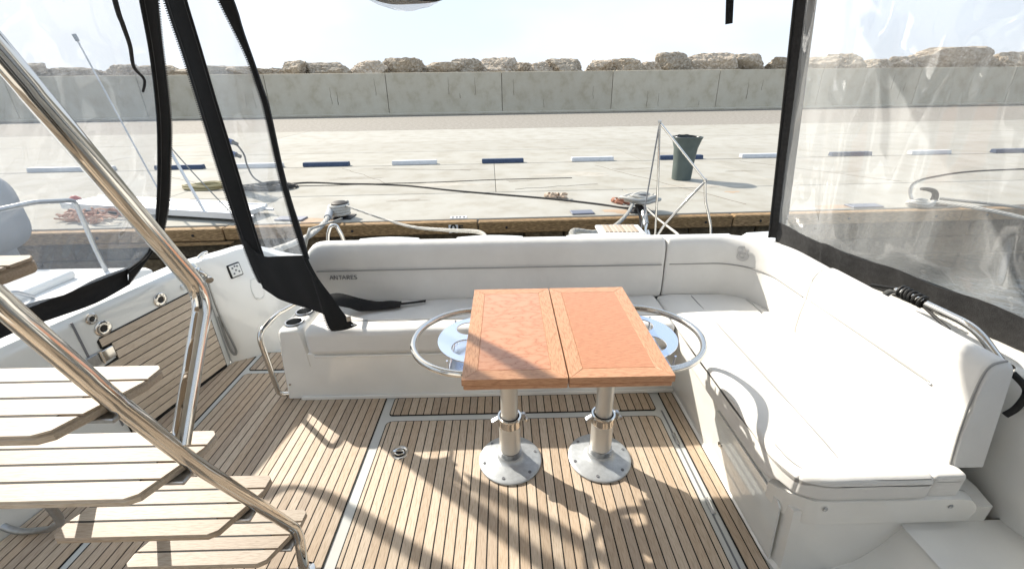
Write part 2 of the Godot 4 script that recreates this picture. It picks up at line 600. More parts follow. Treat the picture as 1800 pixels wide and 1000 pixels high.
func shore() -> void:
	var land := put("ground", MB.new().box(Vector3(0, -1.6, -265), Vector3(1400, 2.5, 500), 0.0, Basis(Vector3.UP, QY)), M.ground)
	land.position.y = -0.1 - 0.35
	tag(land, "", "", "", "structure")
	var w := MB.new()
	w.box(Vector3(0, -0.95, 100), Vector3(900, 0.5, 700))
	tag(put("water", w, M.water), "", "", "", "structure")
	# quay deck: concrete slabs poured in rows, joints left open
	var q := Node3D.new()
	q.name = "quay"
	add_child(q)
	q.transform = quay_frame()
	tag(q, "", "", "", "structure")
	put("quay_body", MB.new().box(Vector3(0, -0.62, -2.45), Vector3(120, 1.2, 4.5)), M.joint, q)
	var rows := [[0.02, 1.50], [1.52, 4.38]]
	var cuts := [[-30, -24.5, -19, -13.6, -8.3, -3.4, 1.9, 7.3, 12.6, 18, 24, 30], [-30, -25.5, -20, -15.2, -10.1, -5.2, -0.1, 4.6, 9.9, 15.2, 20.6, 30]]
	for r in rows.size():
		for i in cuts[r].size() - 1:
			var a: float = cuts[r][i]
			var b: float = cuts[r][i + 1]
			var m := MB.new().box(Vector3((a + b) / 2, -0.05, -(rows[r][0] + rows[r][1]) / 2), Vector3(b - a - 0.007, 0.1, rows[r][1] - rows[r][0]), 0.006)
			put("slab", m, M.quay[rng.randi() % 3], q)
	# the yard behind the wheel stops, wide strips of rolled concrete
	var yard := Node3D.new()
	yard.name = "yard"
	add_child(yard)
	yard.transform = quay_frame()
	tag(yard, "", "", "", "structure")
	put("yard_body", MB.new().box(Vector3(0, -0.45, -17), Vector3(160, 0.8, 25.0)), M.joint, yard)
	var zs := [4.42, 6.70, 9.30, 13.9, 29.5]
	for i in 4:
		var xs := [-70.0, -38.0, -22.0 + i * 1.3, -9.5 + i * 0.9, 3.2 + i * 1.7, 17.0 + i * 0.6, 33.0, 70.0]
		for k in xs.size() - 1:
			var m: Material = M.quay[(i + k) % 3] if i < 3 else M.yard
			put("strip", MB.new().box(Vector3((xs[k] + xs[k + 1]) / 2, -0.05 - 0.002 * ((i + k) % 2), -(zs[i] + zs[i + 1]) / 2), Vector3(xs[k + 1] - xs[k] - 0.012, 0.1, zs[i + 1] - zs[i] - 0.014)), m, yard)
	var g := RandomNumberGenerator.new()
	g.seed = 21
	var blot := func(c: Vector3, rx: float, rz: float, m: Material, called: String, into: Node) -> void:
		var poly := []
		var ph := g.randf() * 9.0
		for k in 22:
			var a := TAU * k / 22
			var wob := 0.72 + 0.20 * sin(a * 3.0 + ph) + 0.14 * sin(a * 5.0 + ph * 2.0) + g.randf_range(-0.07, 0.07)
			poly.append(Vector2(c.x + cos(a) * rx * wob, c.z + sin(a) * rz * wob))
		put(called, MB.new().prism(poly, Vector3(0, 0.0003, 0), Vector3.RIGHT, Vector3.BACK, Vector3(0, 0.0012, 0)), m, into)
	for b in [[-2.35, -0.14, 0.42, 0.13, 0], [1.55, -0.2, 0.38, 0.14, 0], [4.45, -0.15, 0.55, 0.12, 0], [2.1, -0.9, 0.14, 0.07, 0], [3.5, -1.15, 0.16, 0.07, 0], [0.3, -2.4, 0.30, 0.10, 1], [-1.4, -1.1, 0.35, 0.10, 1], [2.6, -3.4, 0.5, 0.14, 1], [-2.7, -3.0, 0.55, 0.16, 1], [6.4, -2.6, 0.45, 0.12, 1], [-5.6, -1.2, 0.5, 0.14, 0], [0.9, -0.75, 0.16, 0.05, 1], [-0.6, -3.7, 0.4, 0.1, 1], [4.6, -2.9, 0.4, 0.1, 1], [3.3, -1.7, 0.8, 0.35, 2], [1.4, -2.9, 0.9, 0.3, 2], [-1.0, -2.2, 0.8, 0.22, 2]]:
		blot.call(Vector3(b[0], 0, b[1]), b[2], b[3], [M.rust_stain, M.damp_stain, M.repair][b[4]], ["rust_stain", "dirt_stain", "repair_patch"][b[4]], q)
	for c in [[-3.3, -4.2, -1.9, -2.3], [-2.6, -4.0, -0.6, -3.6], [2.0, -3.9, 3.3, -0.4], [5.2, -4.1, 6.6, -1.6], [-6.5, -3.6, -4.6, -2.2], [0.2, -1.7, 1.6, -1.95]]:
		var pts := []
		for k in 14:
			var u := k / 13.0
			pts.append(Vector3(lerpf(c[0], c[2], u) + g.randf_range(-0.03, 0.03), 0.0005, lerpf(c[1], c[3], u) + g.randf_range(-0.03, 0.03)))
		put("crack", MB.new().tube(pts, 0.0045, 4), M.joint, q)
	# old stone blocks of the quay face, under the timber
	var face := Node3D.new()
	face.name = "quay_face"
	add_child(face)
	face.transform = quay_frame()
	tag(face, "", "", "", "structure")
	var y := -0.17
	for course in 3:
		var h: float = [0.26, 0.24, 0.3][course]
		var x := -9.0 + 0.31 * course
		while x < 9.5:
			var l := rng.randf_range(0.5, 0.95)
			var d := rng.randf_range(-0.015, 0.02)
			put("stone_block", MB.new().box(Vector3(x + l / 2, y - h / 2, -0.19 + d), Vector3(l - 0.02, h - 0.018, 0.3), 0.018), M.stone[rng.randi() % 3], face)
			x += l
		y -= h
	# timber rubbing beam along the quay edge
	var beam := thing("timber_fender_beam", "brown weathered timber beam bolted along the edge of the quay", "beam", Vector3(0, 0, -5.19), QY)
	var bx := -12.0
	var i := 0
	for l in [2.6, 3.1, 2.9, 3.05, 3.2, 3.0, 2.8, 3.1]:
		var p := put("plank", MB.new().box(Vector3(bx + l / 2, -0.082 + 0.004 * (i % 2), 0.06 + 0.006 * (i % 3)), Vector3(l - 0.012, 0.148, 0.12), 0.012), M.timber[i % 3], beam)
		for e in [0.35, l * 0.5, l - 0.35]:
			put("bolt", MB.new().lathe([Vector2(0, 0), Vector2(0.016, 0), Vector2(0.016, 0.006), Vector2(0, 0.008)], Vector3.ZERO, 10), M.iron, p).transform = Transform3D(Basis(Vector3.RIGHT, PI / 2), Vector3(bx + e, -0.08, 0.122 + 0.006 * (i % 3)))
		bx += l
		i += 1
	var sp := put("plank", MB.new().prism([Vector2(-4.95, -0.16), Vector2(-3.3, -0.17), Vector2(-3.35, -0.20), Vector2(-4.9, -0.215)], Vector3(0, 0, 0.10), Vector3.RIGHT, Vector3.UP, Vector3(0, 0, 0.035)), M.timber[2], beam)
	sp.set_meta("label", "split lower plank hanging under the beam")

func breakwater() -> void:
	var th := 0.0749
	var root := thing("breakwater_wall", "long pale concrete breakwater wall across the back of the yard", "wall", Vector3(0.55, 0, -32.1), th)
	var s := -54.3 - 0.55
	var k := 0
	while s < 60.0:
		var m := MB.new().prism([Vector2(0, -0.2), Vector2(0.10, 2.60), Vector2(0.13, 2.61), Vector2(0.75, 2.61), Vector2(0.75, -0.2)], Vector3(s + 0.02, 0, 0), Vector3(0, 0, -1), Vector3.UP, Vector3(7.70, 0, 0))
		var panel := put("panel", m, M.wall[k % 3], root)
		# cracks and rust-dark runs that the photograph shows on each pour
		if absf(s) < 30.0:
			for c in 3:
				var cx := s + rng.randf_range(0.6, 7.2)
				var hh := rng.randf_range(0.25, 1.1)
				var y0 := rng.randf_range(0.25, 1.3)
				var pts := []
				for j in 7:
					var yy := y0 + hh * j / 6.0
					pts.append(Vector3(cx + rng.randf_range(-0.03, 0.03), yy, 0.004 - 0.10 * (yy + 0.2) / 2.8))
				put("crack", MB.new().tube(pts, rng.randf_range(0.008, 0.02), 5, false, 0.006), M.streak, panel)
		s += 7.74
		k += 1
	put("footing", MB.new().prism([Vector2(0.02, -0.2), Vector2(0.02, 0.16), Vector2(-0.45, 0.13), Vector2(-0.5, 0.1), Vector2(-0.5, -0.2)], Vector3(-60, 0, 0), Vector3(0, 0, -1), Vector3.UP, Vector3(125, 0, 0)), M.wall[1], root)
	put("gutter", MB.new().box(Vector3(0, 0.012, 1.1), Vector3(125, 0.02, 0.5)), M.joint, root)
	# armour stones behind the wall
	var meshes := []
	for i in 9:
		meshes.append(boulder_mesh(100 + i * 17))
	var list := [[-60, 120, 20], [55, 112, 21], [150, 96, 20], [228, 70, 20], [292, 60, 17], [340, 52, 15], [388, 52, 15], [430, 46, 17], [470, 50, 14], [513, 48, 20], [575, 82, 24], [640, 74, 25], [708, 80, 28], [772, 70, 22], [826, 52, 24], [872, 62, 28], [914, 50, 22], [951, 48, 20], [1003, 70, 26], [1062, 52, 22], [1116, 72, 23], [1165, 56, 22], [1210, 58, 31], [1270, 74, 31], [1312, 42, 21], [1352, 66, 29], [1440, 84, 26], [1502, 74, 26], [1562, 66, 26], [1622, 60, 23], [1684, 70, 26], [1762, 120, 34], [1850, 90, 28], [1930, 90, 30]]
	var shapes := ["low rounded", "broad flat-topped", "squat angular", "tilted wedge-shaped", "smooth humped", "jagged", "blocky", "leaning", "small lumpy"]
	var n := 0
	for r in list:
		var cx: float = (r[0] - 884.0) * 0.03845
		var wd: float = r[1] * 0.0385 * 1.34
		var ht: float = r[2] * 0.0375
		var o := MeshInstance3D.new()
		var which := (n * 5 + 2) % 9
		o.mesh = meshes[which]
		o.material_override = M.rock[(n * 3 + 1) % 4]
		o.name = numbered("boulder")
		add_child(o)
		var z: float = -32.1 - 0.0749 * cx - 1.95
		o.transform = Transform3D(Basis(Vector3.UP, rng.randf() * TAU) * Basis.from_scale(Vector3.ONE), Vector3(cx, 2.62 + ht * 0.10, z))
		o.scale = Vector3(wd * 0.5, ht * (0.96 + 0.16 * sin(n * 2.3)), minf(wd * 0.42, 1.0))
		o.rotation.y = [0.0, PI, 0.25, PI - 0.3][n % 4]
		var place := "%d%s from the left" % [n + 1, ("st" if n == 0 else "nd" if n == 1 else "rd" if n == 2 else "th")]
		tag(o, "%s pale limestone boulder on top of the breakwater, %s" % [shapes[which], place], "boulder", "boulders along the breakwater")
		n += 1
	# the rest of the rubble mound, behind and between them
	var st := SurfaceTool.new()
	for i in 110:
		var cx := -46.0 + i * 0.86 + rng.randf_range(-0.4, 0.4)
		var sc := rng.randf_range(0.55, 1.25)
		var b := Basis(Vector3.UP, rng.randf() * TAU).scaled(Vector3(sc, sc * 0.62, sc))
		st.append_from(meshes[i % 9], 0, Transform3D(b, Vector3(cx, 2.42 + rng.randf_range(-0.15, 0.25), -32.1 - 0.0749 * cx - 3.2 - rng.randf() * 1.5)))
	var rub := put("rubble_mound", st.commit(), M.rock[3])
	tag(rub, "mass of smaller pale rocks heaped behind the breakwater boulders", "rocks", "", "stuff")

func boulder_mesh(seed_: int) -> ArrayMesh:
	var r := RandomNumberGenerator.new()
	r.seed = seed_
	var planes := []
	for i in 20:
		var d := Vector3(r.randfn(), r.randfn() * 0.8, r.randfn()).normalized()
		planes.append([d, r.randf_range(0.56, 0.98)])
	planes.append([Vector3.UP, r.randf_range(0.75, 0.95)])
	var n := FastNoiseLite.new()
	n.seed = seed_
	n.frequency = 1.6
	n.fractal_octaves = 4
	var warp := func(p: Vector3) -> Vector3:
		var d := p.normalized()
		var rad := 1.25
		for pl in planes:
			var k: float = d.dot(pl[0])
			if k > 0.05:
				var q: float = pl[1] / k
				# soft minimum keeps worn edges
				var h := clampf(0.5 + 0.5 * (rad - q) / 0.045, 0.0, 1.0)
				rad = lerpf(rad, q, h) - 0.045 * h * (1.0 - h)
		rad += n.get_noise_3dv(d * 2.0) * 0.12 + n.get_noise_3dv(d * 7.0) * 0.055
		return d * rad
	return MB.new().rbox(Vector3.ZERO, Vector3.ONE * 2.0, 0.02, 1, 18, warp).mesh(20.0)

# ------------------------------------------------------------------ the boat: hull, hardtop, cabin
func boat_shell() -> void:
	# hull below the cockpit and the swim platform behind it
	var hull := thing("boat_hull", "white hull of the motor boat under the cockpit and swim platform", "boat hull")
	var rings := []
	for s in [[-2.38, 1.52], [-1.2, 1.78], [0.5, 1.98], [3.0, 2.0]]:
		var z: float = s[0]
		var x: float = s[1]
		rings.append([Vector3(-x, -0.06, z), Vector3(-x + 0.04, -0.5, z), Vector3(-x * 0.7, -1.2, z), Vector3(x * 0.7, -1.2, z), Vector3(x - 0.04, -0.5, z), Vector3(x, -0.06, z)])
	put("hull_shell", MB.new().loft(rings), M.hull, hull)
	put("swim_platform", MB.new().box(Vector3(0, -0.24, -2.88), Vector3(2.9, 0.12, 0.98), 0.02), M.hull, hull)
	# hardtop above, shading the front of the cockpit; stairwell opening on the left
	var top := thing("hardtop", "white hardtop roof over the cockpit", "roof")
	var roof := [Vector2(-1.44, -2.10), Vector2(-1.1, -2.03), Vector2(1.0, -2.03), Vector2(1.16, -2.0), Vector2(1.30, -1.5), Vector2(1.40, -0.6), Vector2(1.42, 3.0), Vector2(-1.45, 3.0), Vector2(-1.45, 0.3), Vector2(-0.66, 0.3), Vector2(-0.66, -0.75), Vector2(-1.3, -0.75), Vector2(-1.3, -0.6), Vector2(-1.45, -0.6)]
	var a := []
	var tris := Geometry2D.triangulate_polygon(PackedVector2Array(roof))
	var mb := MB.new()
	for p in roof:
		mb.v.append(Vector3(p.x, 2.05, p.y))
	for p in roof:
		mb.v.append(Vector3(p.x, 2.13, p.y))
	var n := roof.size()
	for i in range(0, tris.size(), 3):
		mb.t.append_array(PackedInt32Array([tris[i], tris[i + 1], tris[i + 2]]))
		mb.t.append_array(PackedInt32Array([tris[i] + n, tris[i + 2] + n, tris[i + 1] + n]))
	for i in n:
		var j := (i + 1) % n
		mb.t.append_array(PackedInt32Array([i, i + n, j + n, i, j + n, j]))
	put("roof_panel", mb, M.gelcoat, top)
	# unseen cabin bulkhead behind the camera, set close, glass narrowed to bounce fill light
	var cab := thing("cabin_bulkhead", "unseen white cabin bulkhead with narrowed tinted glass doors, bouncing light into the cockpit", "bulkhead", Vector3(0, 0, 0.62))
	put("wall", MB.new().box(Vector3(-1.20, 1.02, 0.03), Vector3(1.1, 2.04, 0.06), 0.01), M.gelcoat, cab)
	put("wall", MB.new().box(Vector3(1.17, 1.02, 0.03), Vector3(0.96, 2.04, 0.06), 0.01), M.gelcoat, cab)
	put("glass_door", MB.new().box(Vector3(0, 1.02, 0.03), Vector3(1.30, 1.96, 0.012)), M.glass, cab)
	for x in [-0.62, 0.02, 0.66]:
		put("door_frame", MB.new().box(Vector3(x, 1.02, 0.03), Vector3(0.05, 2.02, 0.05), 0.006), M.alu, cab)
	# dark cabin interior seen through the glass
	put("cabin_lining", MB.new().box(Vector3(0, 1.0, 1.6), Vector3(3.0, 2.0, 0.05)), M.lining, cab)

# ------------------------------------------------------------------ teak deck
func rounded_rect(x0: float, z0: float, x1: float, z1: float, r: float) -> Array:
	var out := []
	for c in [[x1 - r, z1 - r, 0.0], [x0 + r, z1 - r, PI / 2], [x0 + r, z0 + r, PI], [x1 - r, z0 + r, PI * 1.5]]:
		for k in 5:
			var a: float = c[2] + PI / 2 * k / 4.0
			out.append(Vector2(c[0] + cos(a) * r, c[1] + sin(a) * r))
	return out

var deck: Node3D
func teak_area(x0: float, z0: float, x1: float, z1: float, r: float, first: float, pitch := 0.0375) -> void:
	var cr := rounded_rect(x0, z0, x1, z1, r)
	put("caulking", MB.new().prism(cr, Vector3(0, -0.004, 0), Vector3.RIGHT, Vector3.BACK, Vector3(0, 0.008, 0)), M.caulk, deck)
	var e := 0.005
	var x := first
	while x > x0:
		x -= pitch
	while x < x1:
		var a := maxf(x + 0.0026, x0 + e)
		var b := minf(x + pitch - 0.0026, x1 - e)
		if b - a > 0.005:
			var clip := Geometry2D.intersect_polygons(PackedVector2Array([Vector2(a, z0 + e), Vector2(b, z0 + e), Vector2(b, z1 - e), Vector2(a, z1 - e)]), PackedVector2Array(rounded_rect(x0 + e, z0 + e, x1 - e, z1 - e, maxf(r - e, 0.001))))
			if clip.size() > 0:
				put("plank", MB.new().prism(Array(clip[0]), Vector3(0, -0.002, 0), Vector3.RIGHT, Vector3.BACK, Vector3(0, 0.0075 + rng.randf() * 0.0006, 0)), M.teak_z[rng.randi() % 5], deck)
		x += pitch

func cockpit_deck() -> void:
	deck = Node3D.new()
	deck.name = "deck"
	add_child(deck)
	tag(deck, "", "", "", "structure")
	# moulded sole, its top shows as the pale channels between the teak fields
	put("sole", MB.new().prism([Vector2(-1.42, -2.36), Vector2(0.95, -2.36), Vector2(1.7, -1.2), Vector2(1.8, 0.94), Vector2(-1.99, 0.94), Vector2(-1.86, -0.9), Vector2(-1.66, -2.13)], Vector3(0, -0.06, 0), Vector3.RIGHT, Vector3.BACK, Vector3(0, 0.06, 0)), M.channel, deck)
	teak_area(-0.595, -1.612, 0.728, 0.90, 0.03, -0.595 + 0.02)
	teak_area(-0.595, -1.783, 0.728, -1.650, 0.018, -0.595 + 0.02)
	teak_area(0.775, -1.783, 0.850, 0.90, 0.008, 0.775, 0.0375)
	teak_area(-1.503, -2.025, -0.636, 0.90, 0.025, -0.636)
	teak_area(-1.503, -2.24, -1.13, -2.055, 0.02, -0.636)
	# field between the channel and the side, widening forwards
	var e0 := func(z: float) -> float: return -1.640 - (z + 2.128) * 0.1763
	put("caulking", MB.new().prism([Vector2(e0.call(-2.12), -2.12), Vector2(-1.530, -2.20), Vector2(-1.530, 0.9), Vector2(e0.call(0.9), 0.9)], Vector3(0, -0.004, 0), Vector3.RIGHT, Vector3.BACK, Vector3(0, 0.008, 0)), M.caulk, deck)
	for k in 17:
		var b := -1.534 - k * 0.0375
		var a := b - 0.0325
		# each plank starts where the slanting side lets it
		var zb := -2.128 - (b + 1.640) / 0.1763
		var za := -2.128 - (a + 1.640) / 0.1763
		var poly := [Vector2(a, maxf(za + 0.02, -2.17)), Vector2(b, maxf(zb + 0.02, -2.19)), Vector2(b, 0.89), Vector2(a, 0.89)]
		if poly[0].y < 0.8:
			put("plank", MB.new().prism(poly, Vector3(0, -0.002, 0), Vector3.RIGHT, Vector3.BACK, Vector3(0, 0.0078, 0)), M.teak_z[rng.randi() % 5], deck)
	# drain groove down the right-hand channel
	put("groove", MB.new().box(Vector3(0.752, 0.0012, -0.6), Vector3(0.006, 0.0024, 2.1)), M.print_grey, deck)
	# flush lifting ring and hatch hinges
	var ring := thing("lifting_ring", "round chrome lifting ring set flush in the teak hatch", "deck fitting", Vector3(-0.487, 0.0062, -1.412))
	put("cup", MB.new().lathe([Vector2(0, -0.004), Vector2(0.036, -0.004), Vector2(0.040, 0.0), Vector2(0.038, 0.004), Vector2(0.032, 0.004), Vector2(0.027, 0.0), Vector2(0, -0.001)], Vector3.ZERO, 28), M.steel, ring)
	put("hollow", MB.new().lathe([Vector2(0, 0.0), Vector2(0.024, 0.0), Vector2(0.024, 0.0012), Vector2(0, 0.0012)], Vector3.ZERO, 24), M.dark, ring)
	var loop := []
	for k in 20:
		var a := TAU * k / 20
		loop.append(Vector3(cos(a) * 0.019, 0.0045, sin(a) * 0.014 + 0.004))
	put("ring", MB.new().tube(loop, 0.0035, 8, true), M.steel, ring)
	put("bar", MB.new().box(Vector3(0, 0.004, -0.006), Vector3(0.03, 0.004, 0.009), 0.001), M.steel, ring)
	var hi := 0
	for p in [Vector3(0.757, 0.002, -1.459), Vector3(0.760, 0.002, -1.115)]:
		var h := thing("hatch_hinge", ["steel hatch hinge in the channel, the one farther aft, near the table", "steel hatch hinge in the channel beside the right-hand locker, the nearer one"][hi], "hinge", p, 0.0, "hinges along the deck hatch")
		put("leaf", MB.new().box(Vector3(-0.007, 0.002, 0), Vector3(0.010, 0.004, 0.07), 0.001), M.steel_satin, h)
		put("pin", MB.new().tube([Vector3(0.0, 0.004, -0.035), Vector3(0.0, 0.004, 0.035)], 0.003, 8), M.steel, h)
		hi += 1

# ------------------------------------------------------------------ benches
func back_profile() -> Array:
	# Vector2(outwards, height) going round the section of a back cushion
	return [Vector2(0.0, 0.415), Vector2(-0.006, 0.45), Vector2(-0.006, 0.52), Vector2(0.002, 0.595), Vector2(0.004, 0.60), Vector2(0.003, 0.607), Vector2(0.004, 0.655), Vector2(0.010, 0.695), Vector2(0.022, 0.722), Vector2(0.042, 0.738), Vector2(0.068, 0.742), Vector2(0.092, 0.735), Vector2(0.108, 0.718), Vector2(0.116, 0.69), Vector2(0.118, 0.6), Vector2(0.118, 0.5), Vector2(0.112, 0.415)]

func backrest(path: Array, outs: Array, r0: float, r1: float, lift := 0.0, thick := 0.12) -> MB:
	# path: points at floor level on the inner face; outs: outward directions
	var rings := []
	var len_ := [0.0]
	for i in range(1, path.size()):
		len_.append(len_[i - 1] + (path[i] - path[i - 1]).length())
	var total: float = len_[-1]
	var prof := back_profile()
	for i in path.size():
		var d0: float = len_[i]
		var d1: float = total - len_[i]
		var s := 0.0
		if d0 < r0:
			s = maxf(s, r0 - sqrt(maxf(0.0, r0 * r0 - (r0 - d0) * (r0 - d0))))
		if d1 < r1:
			s = maxf(s, r1 - sqrt(maxf(0.0, r1 * r1 - (r1 - d1) * (r1 - d1))))
		var ring := []
		for p in prof:
			var n: float = p.x
			var y: float = p.y
			y = y - s * smoothstep(0.5, 0.74, y) + s * 0.35 * smoothstep(0.5, 0.415, y)
			n = lerpf(n, 0.058, clampf(s * 4.0, 0.0, 0.8))
			var puff := sin(len_[i] * 9.0 + p.y * 6.0) * 0.0015 + sin(len_[i] * 23.0 + p.y * 15.0) * 0.0007
			n = minf(n, thick) if n > 0.05 else n
			ring.append(path[i] + outs[i] * (n + puff) + Vector3(0, y + lift * smoothstep(0.42, 0.74, p.y), 0))
		rings.append(ring)
	return MB.new().loft(rings)

func spaced(n: int, r0: float, r1: float, total: float) -> Array:
	# stations crowded near rounded ends
	var out := []
	for k in 7:
		out.append(r0 * (1.0 - cos(PI / 2 * k / 7.0)))
	for k in n + 1:
		out.append(lerpf(r0, total - r1, float(k) / n))
	for k in range(6, -1, -1):
		out.append(total - r1 * (1.0 - cos(PI / 2 * k / 7.0)))
	return out

func benches() -> void:
	# ---- moulded bases
	var base := thing("aft_bench_base", "white moulded base of the long aft bench, with cup holder console", "bench base")
	var front := MB.new()
	front.prism([Vector2(-1.150, 0.0), Vector2(-1.128, 0.275), Vector2(-1.10, 0.288), Vector2(0.88, 0.288), Vector2(0.92, 0.0)], Vector3(0, 0.002, -1.790), Vector3.RIGHT, Vector3.UP, Vector3(0, 0, -0.46), 0.012)
	put("front_panel", front, M.gelcoat, base)
	put("toe_kick", MB.new().box(Vector3(-0.11, 0.016, -1.784), Vector3(1.93, 0.022, 0.012), 0.003), M.gelcoat, base)
	put("seat_lip", MB.new().box(Vector3(-0.06, 0.268, -1.788), Vector3(1.80, 0.014, 0.016), 0.004), M.gelcoat, base)
	# console: stands up beside the seat cushion
	var con_shape := MB.new().prism([Vector2(-1.132, 0.20), Vector2(-1.112, 0.398), Vector2(-1.098, 0.418), Vector2(-1.02, 0.420), Vector2(-0.998, 0.405), Vector2(-0.985, 0.29), Vector2(-0.985, 0.20)], Vector3(0, 0, -1.787), Vector3.RIGHT, Vector3.UP, Vector3(0, 0, -0.40), 0.012)
	var con := CSGMesh3D.new()
	con.name = "console"
	con.mesh = con_shape.mesh()
	con.material = M.gelcoat
	base.add_child(con)
	for c in [[-1.058, -1.862], [-1.054, -1.972]]:
		var well := CSGCylinder3D.new()
		well.name = "well"
		well.operation = CSGShape3D.OPERATION_SUBTRACTION
		well.radius = 0.0372
		well.height = 0.16
		well.sides = 32
		well.material = M.gelcoat
		well.position = Vector3(c[0], 0.43, c[1])
		con.add_child(well, true)
		var cup := put("cup_holder", MB.new().lathe([Vector2(0, -0.068), Vector2(0.0365, -0.068), Vector2(0.0368, 0.0012), Vector2(0.043, 0.0012), Vector2(0.046, 0.004), Vector2(0.043, 0.007), Vector2(0.037, 0.006), Vector2(0.0348, 0.001), Vector2(0.0342, -0.064), Vector2(0, -0.065)], Vector3(c[0], 0.4195, c[1]), 32), M.steel_satin, base)
		cup.set_meta("label", "round steel cup holder")
	for p in [Vector3(-1.118, 0.10, -1.789), Vector3(0.70, 0.24, -1.789)]:
		put("snap_fastener", MB.new().lathe([Vector2(0, 0), Vector2(0.006, 0), Vector2(0.005, 0.004), Vector2(0, 0.005)], Vector3.ZERO, 10), M.steel, base).transform = Transform3D(Basis(Vector3.RIGHT, PI / 2), p)
	var side := thing("side_bench_base", "white moulded locker base under the right-hand bench", "bench base")
	var rs := []
	for z in [-1.800, -1.7, -0.93, -0.89, -0.872]:
		var k := smoothstep(-0.93, -0.872, z) * 0.016
		rs.append([Vector3(0.850 + k, 0.0, z), Vector3(0.862 + k, 0.012, z), Vector3(0.836 + k, 0.285, z), Vector3(0.845 + k, 0.302 - k, z), Vector3(1.46, 0.302 - k, z), Vector3(1.46, 0.0, z)])
	put("shell", MB.new().loft(rs), M.gelcoat, side)
	var lip := []
	for q in [[0.852, -0.975, 0.312], [0.856, -0.940, 0.328], [0.868, -0.910, 0.342], [0.896, -0.892, 0.350], [0.95, -0.887, 0.352], [1.2, -0.887, 0.352], [1.33, -0.887, 0.351], [1.36, -0.887, 0.344], [1.38, -0.887, 0.325], [1.39, -0.887, 0.30]]:
		var o := Vector3(-0.006, 0, 0.035) if q[0] > 0.88 else Vector3(-0.032, 0, 0.012)
		lip.append([Vector3(q[0], 0.28, q[1]), Vector3(q[0], q[2] - 0.004, q[1]), Vector3(q[0], q[2], q[1]) + o * 0.3, Vector3(q[0], q[2] - 0.006, q[1]) + o, Vector3(q[0], 0.24, q[1]) + o * 0.75])
	put("front_rim", MB.new().loft(lip), M.gelcoat, side, 60.0)
	# locker door let into the side, glossier than the moulding
	var door := put("locker_door", MB.new().prism([Vector2(-1.335, 0.02), Vector2(-1.335, 0.270), Vector2(-1.32, 0.28), Vector2(-0.915, 0.28), Vector2(-0.90, 0.265), Vector2(-0.90, 0.02)], Vector3(0.8600, 0.0, 0), Vector3(0, 0, 1), Vector3(-0.095, 1, 0), Vector3(-0.006, 0, 0)), M.gelcoat_grey, side)
	put("latch", MB.new().lathe([Vector2(0, 0), Vector2(0.012, 0), Vector2(0.011, 0.006), Vector2(0.004, 0.008), Vector2(0, 0.008)], Vector3.ZERO, 16), M.steel, door).transform = Transform3D(Basis(Vector3.BACK, PI / 2), Vector3(0.840, 0.155, -1.27))
	for p in [Vector3(0.925, 0.315, -0.8530), Vector3(1.30, 0.315, -0.8530)]:
		put("screw_hole", MB.new().lathe([Vector2(0, 0), Vector2(0.008, 0), Vector2(0.006, 0.002), Vector2(0.003, 0.0005), Vector2(0, 0.0005)], Vector3.ZERO, 12), M.steel_satin, side).transform = Transform3D(Basis(Vector3.RIGHT, PI / 2), p)
	# forward step moulded in front of the bench end
	var step := thing("moulded_step", "white moulded step in the front right corner beside the bench end", "step")
	var pf := []
	for p in smooth([Vector3(0.98, 0.0, 0), Vector3(1.05, 0.035, 0), Vector3(1.105, 0.10, 0), Vector3(1.14, 0.165, 0), Vector3(1.165, 0.198, 0), Vector3(1.20, 0.214, 0), Vector3(1.30, 0.218, 0), Vector3(1.55, 0.218, 0), Vector3(1.62, 0.228, 0), Vector3(1.66, 0.27, 0)], 3):
		pf.append(Vector2(p.x, p.y))
	pf.append(Vector2(1.67, 0.0))
	var rr := []
	for z in [-0.875, -0.80, -0.62, -0.42, -0.22]:
		var ring := []
		for p in pf:
			ring.append(Vector3(p.x + smoothstep(-0.6, -0.9, z) * (0.06 if p.x < 1.2 else 0.0), p.y + 0.004, z))
		rr.append(ring)
	put("tread_block", MB.new().loft(rr), M.gelcoat, step, 75.0)
	# inner side wall and coaming on the right
	var coam := thing("side_coaming", "white moulded side deck and coaming behind the right-hand bench", "coaming")
	var cr := []
	for s in [[-2.36, 1.36], [-2.0, 1.44], [-1.6, 1.47], [-1.2, 1.495], [-0.9, 1.50], [-0.5, 1.54], [0.0, 1.58], [0.94, 1.62]]:
		var x: float = s[1]
		var z: float = s[0]
		cr.append([Vector3(x + 0.06, 0.0, z), Vector3(x + 0.02, 0.15, z), Vector3(x, 0.30, z), Vector3(x - 0.015, 0.60, z), Vector3(x + 0.005, 0.655, z), Vector3(x + 0.04, 0.680, z), Vector3(x + 0.22, 0.688, z), Vector3(x + 0.27, 0.66, z), Vector3(x + 0.30, 0.0, z), Vector3(x + 0.28, -0.06, z)])
	put("coaming_shell", MB.new().loft(cr), M.gelcoat, coam)
	var tran := thing("transom_coaming", "white transom coaming behind the aft bench", "coaming")
	var tr := []
	for x in [-1.12, -1.06, 0.0, 1.0, 1.34]:
		var k := smoothstep(-1.0, -1.12, x) * 0.05
		tr.append([Vector3(x, 0.0, -2.25), Vector3(x, 0.60 - k, -2.215), Vector3(x, 0.645 - k, -2.23), Vector3(x, 0.655 - k, -2.27), Vector3(x, 0.650 - k, -2.44), Vector3(x, 0.62 - k, -2.47), Vector3(x, -0.1, -2.47)])
	put("coaming_shell", MB.new().loft(tr), M.gelcoat, tran)
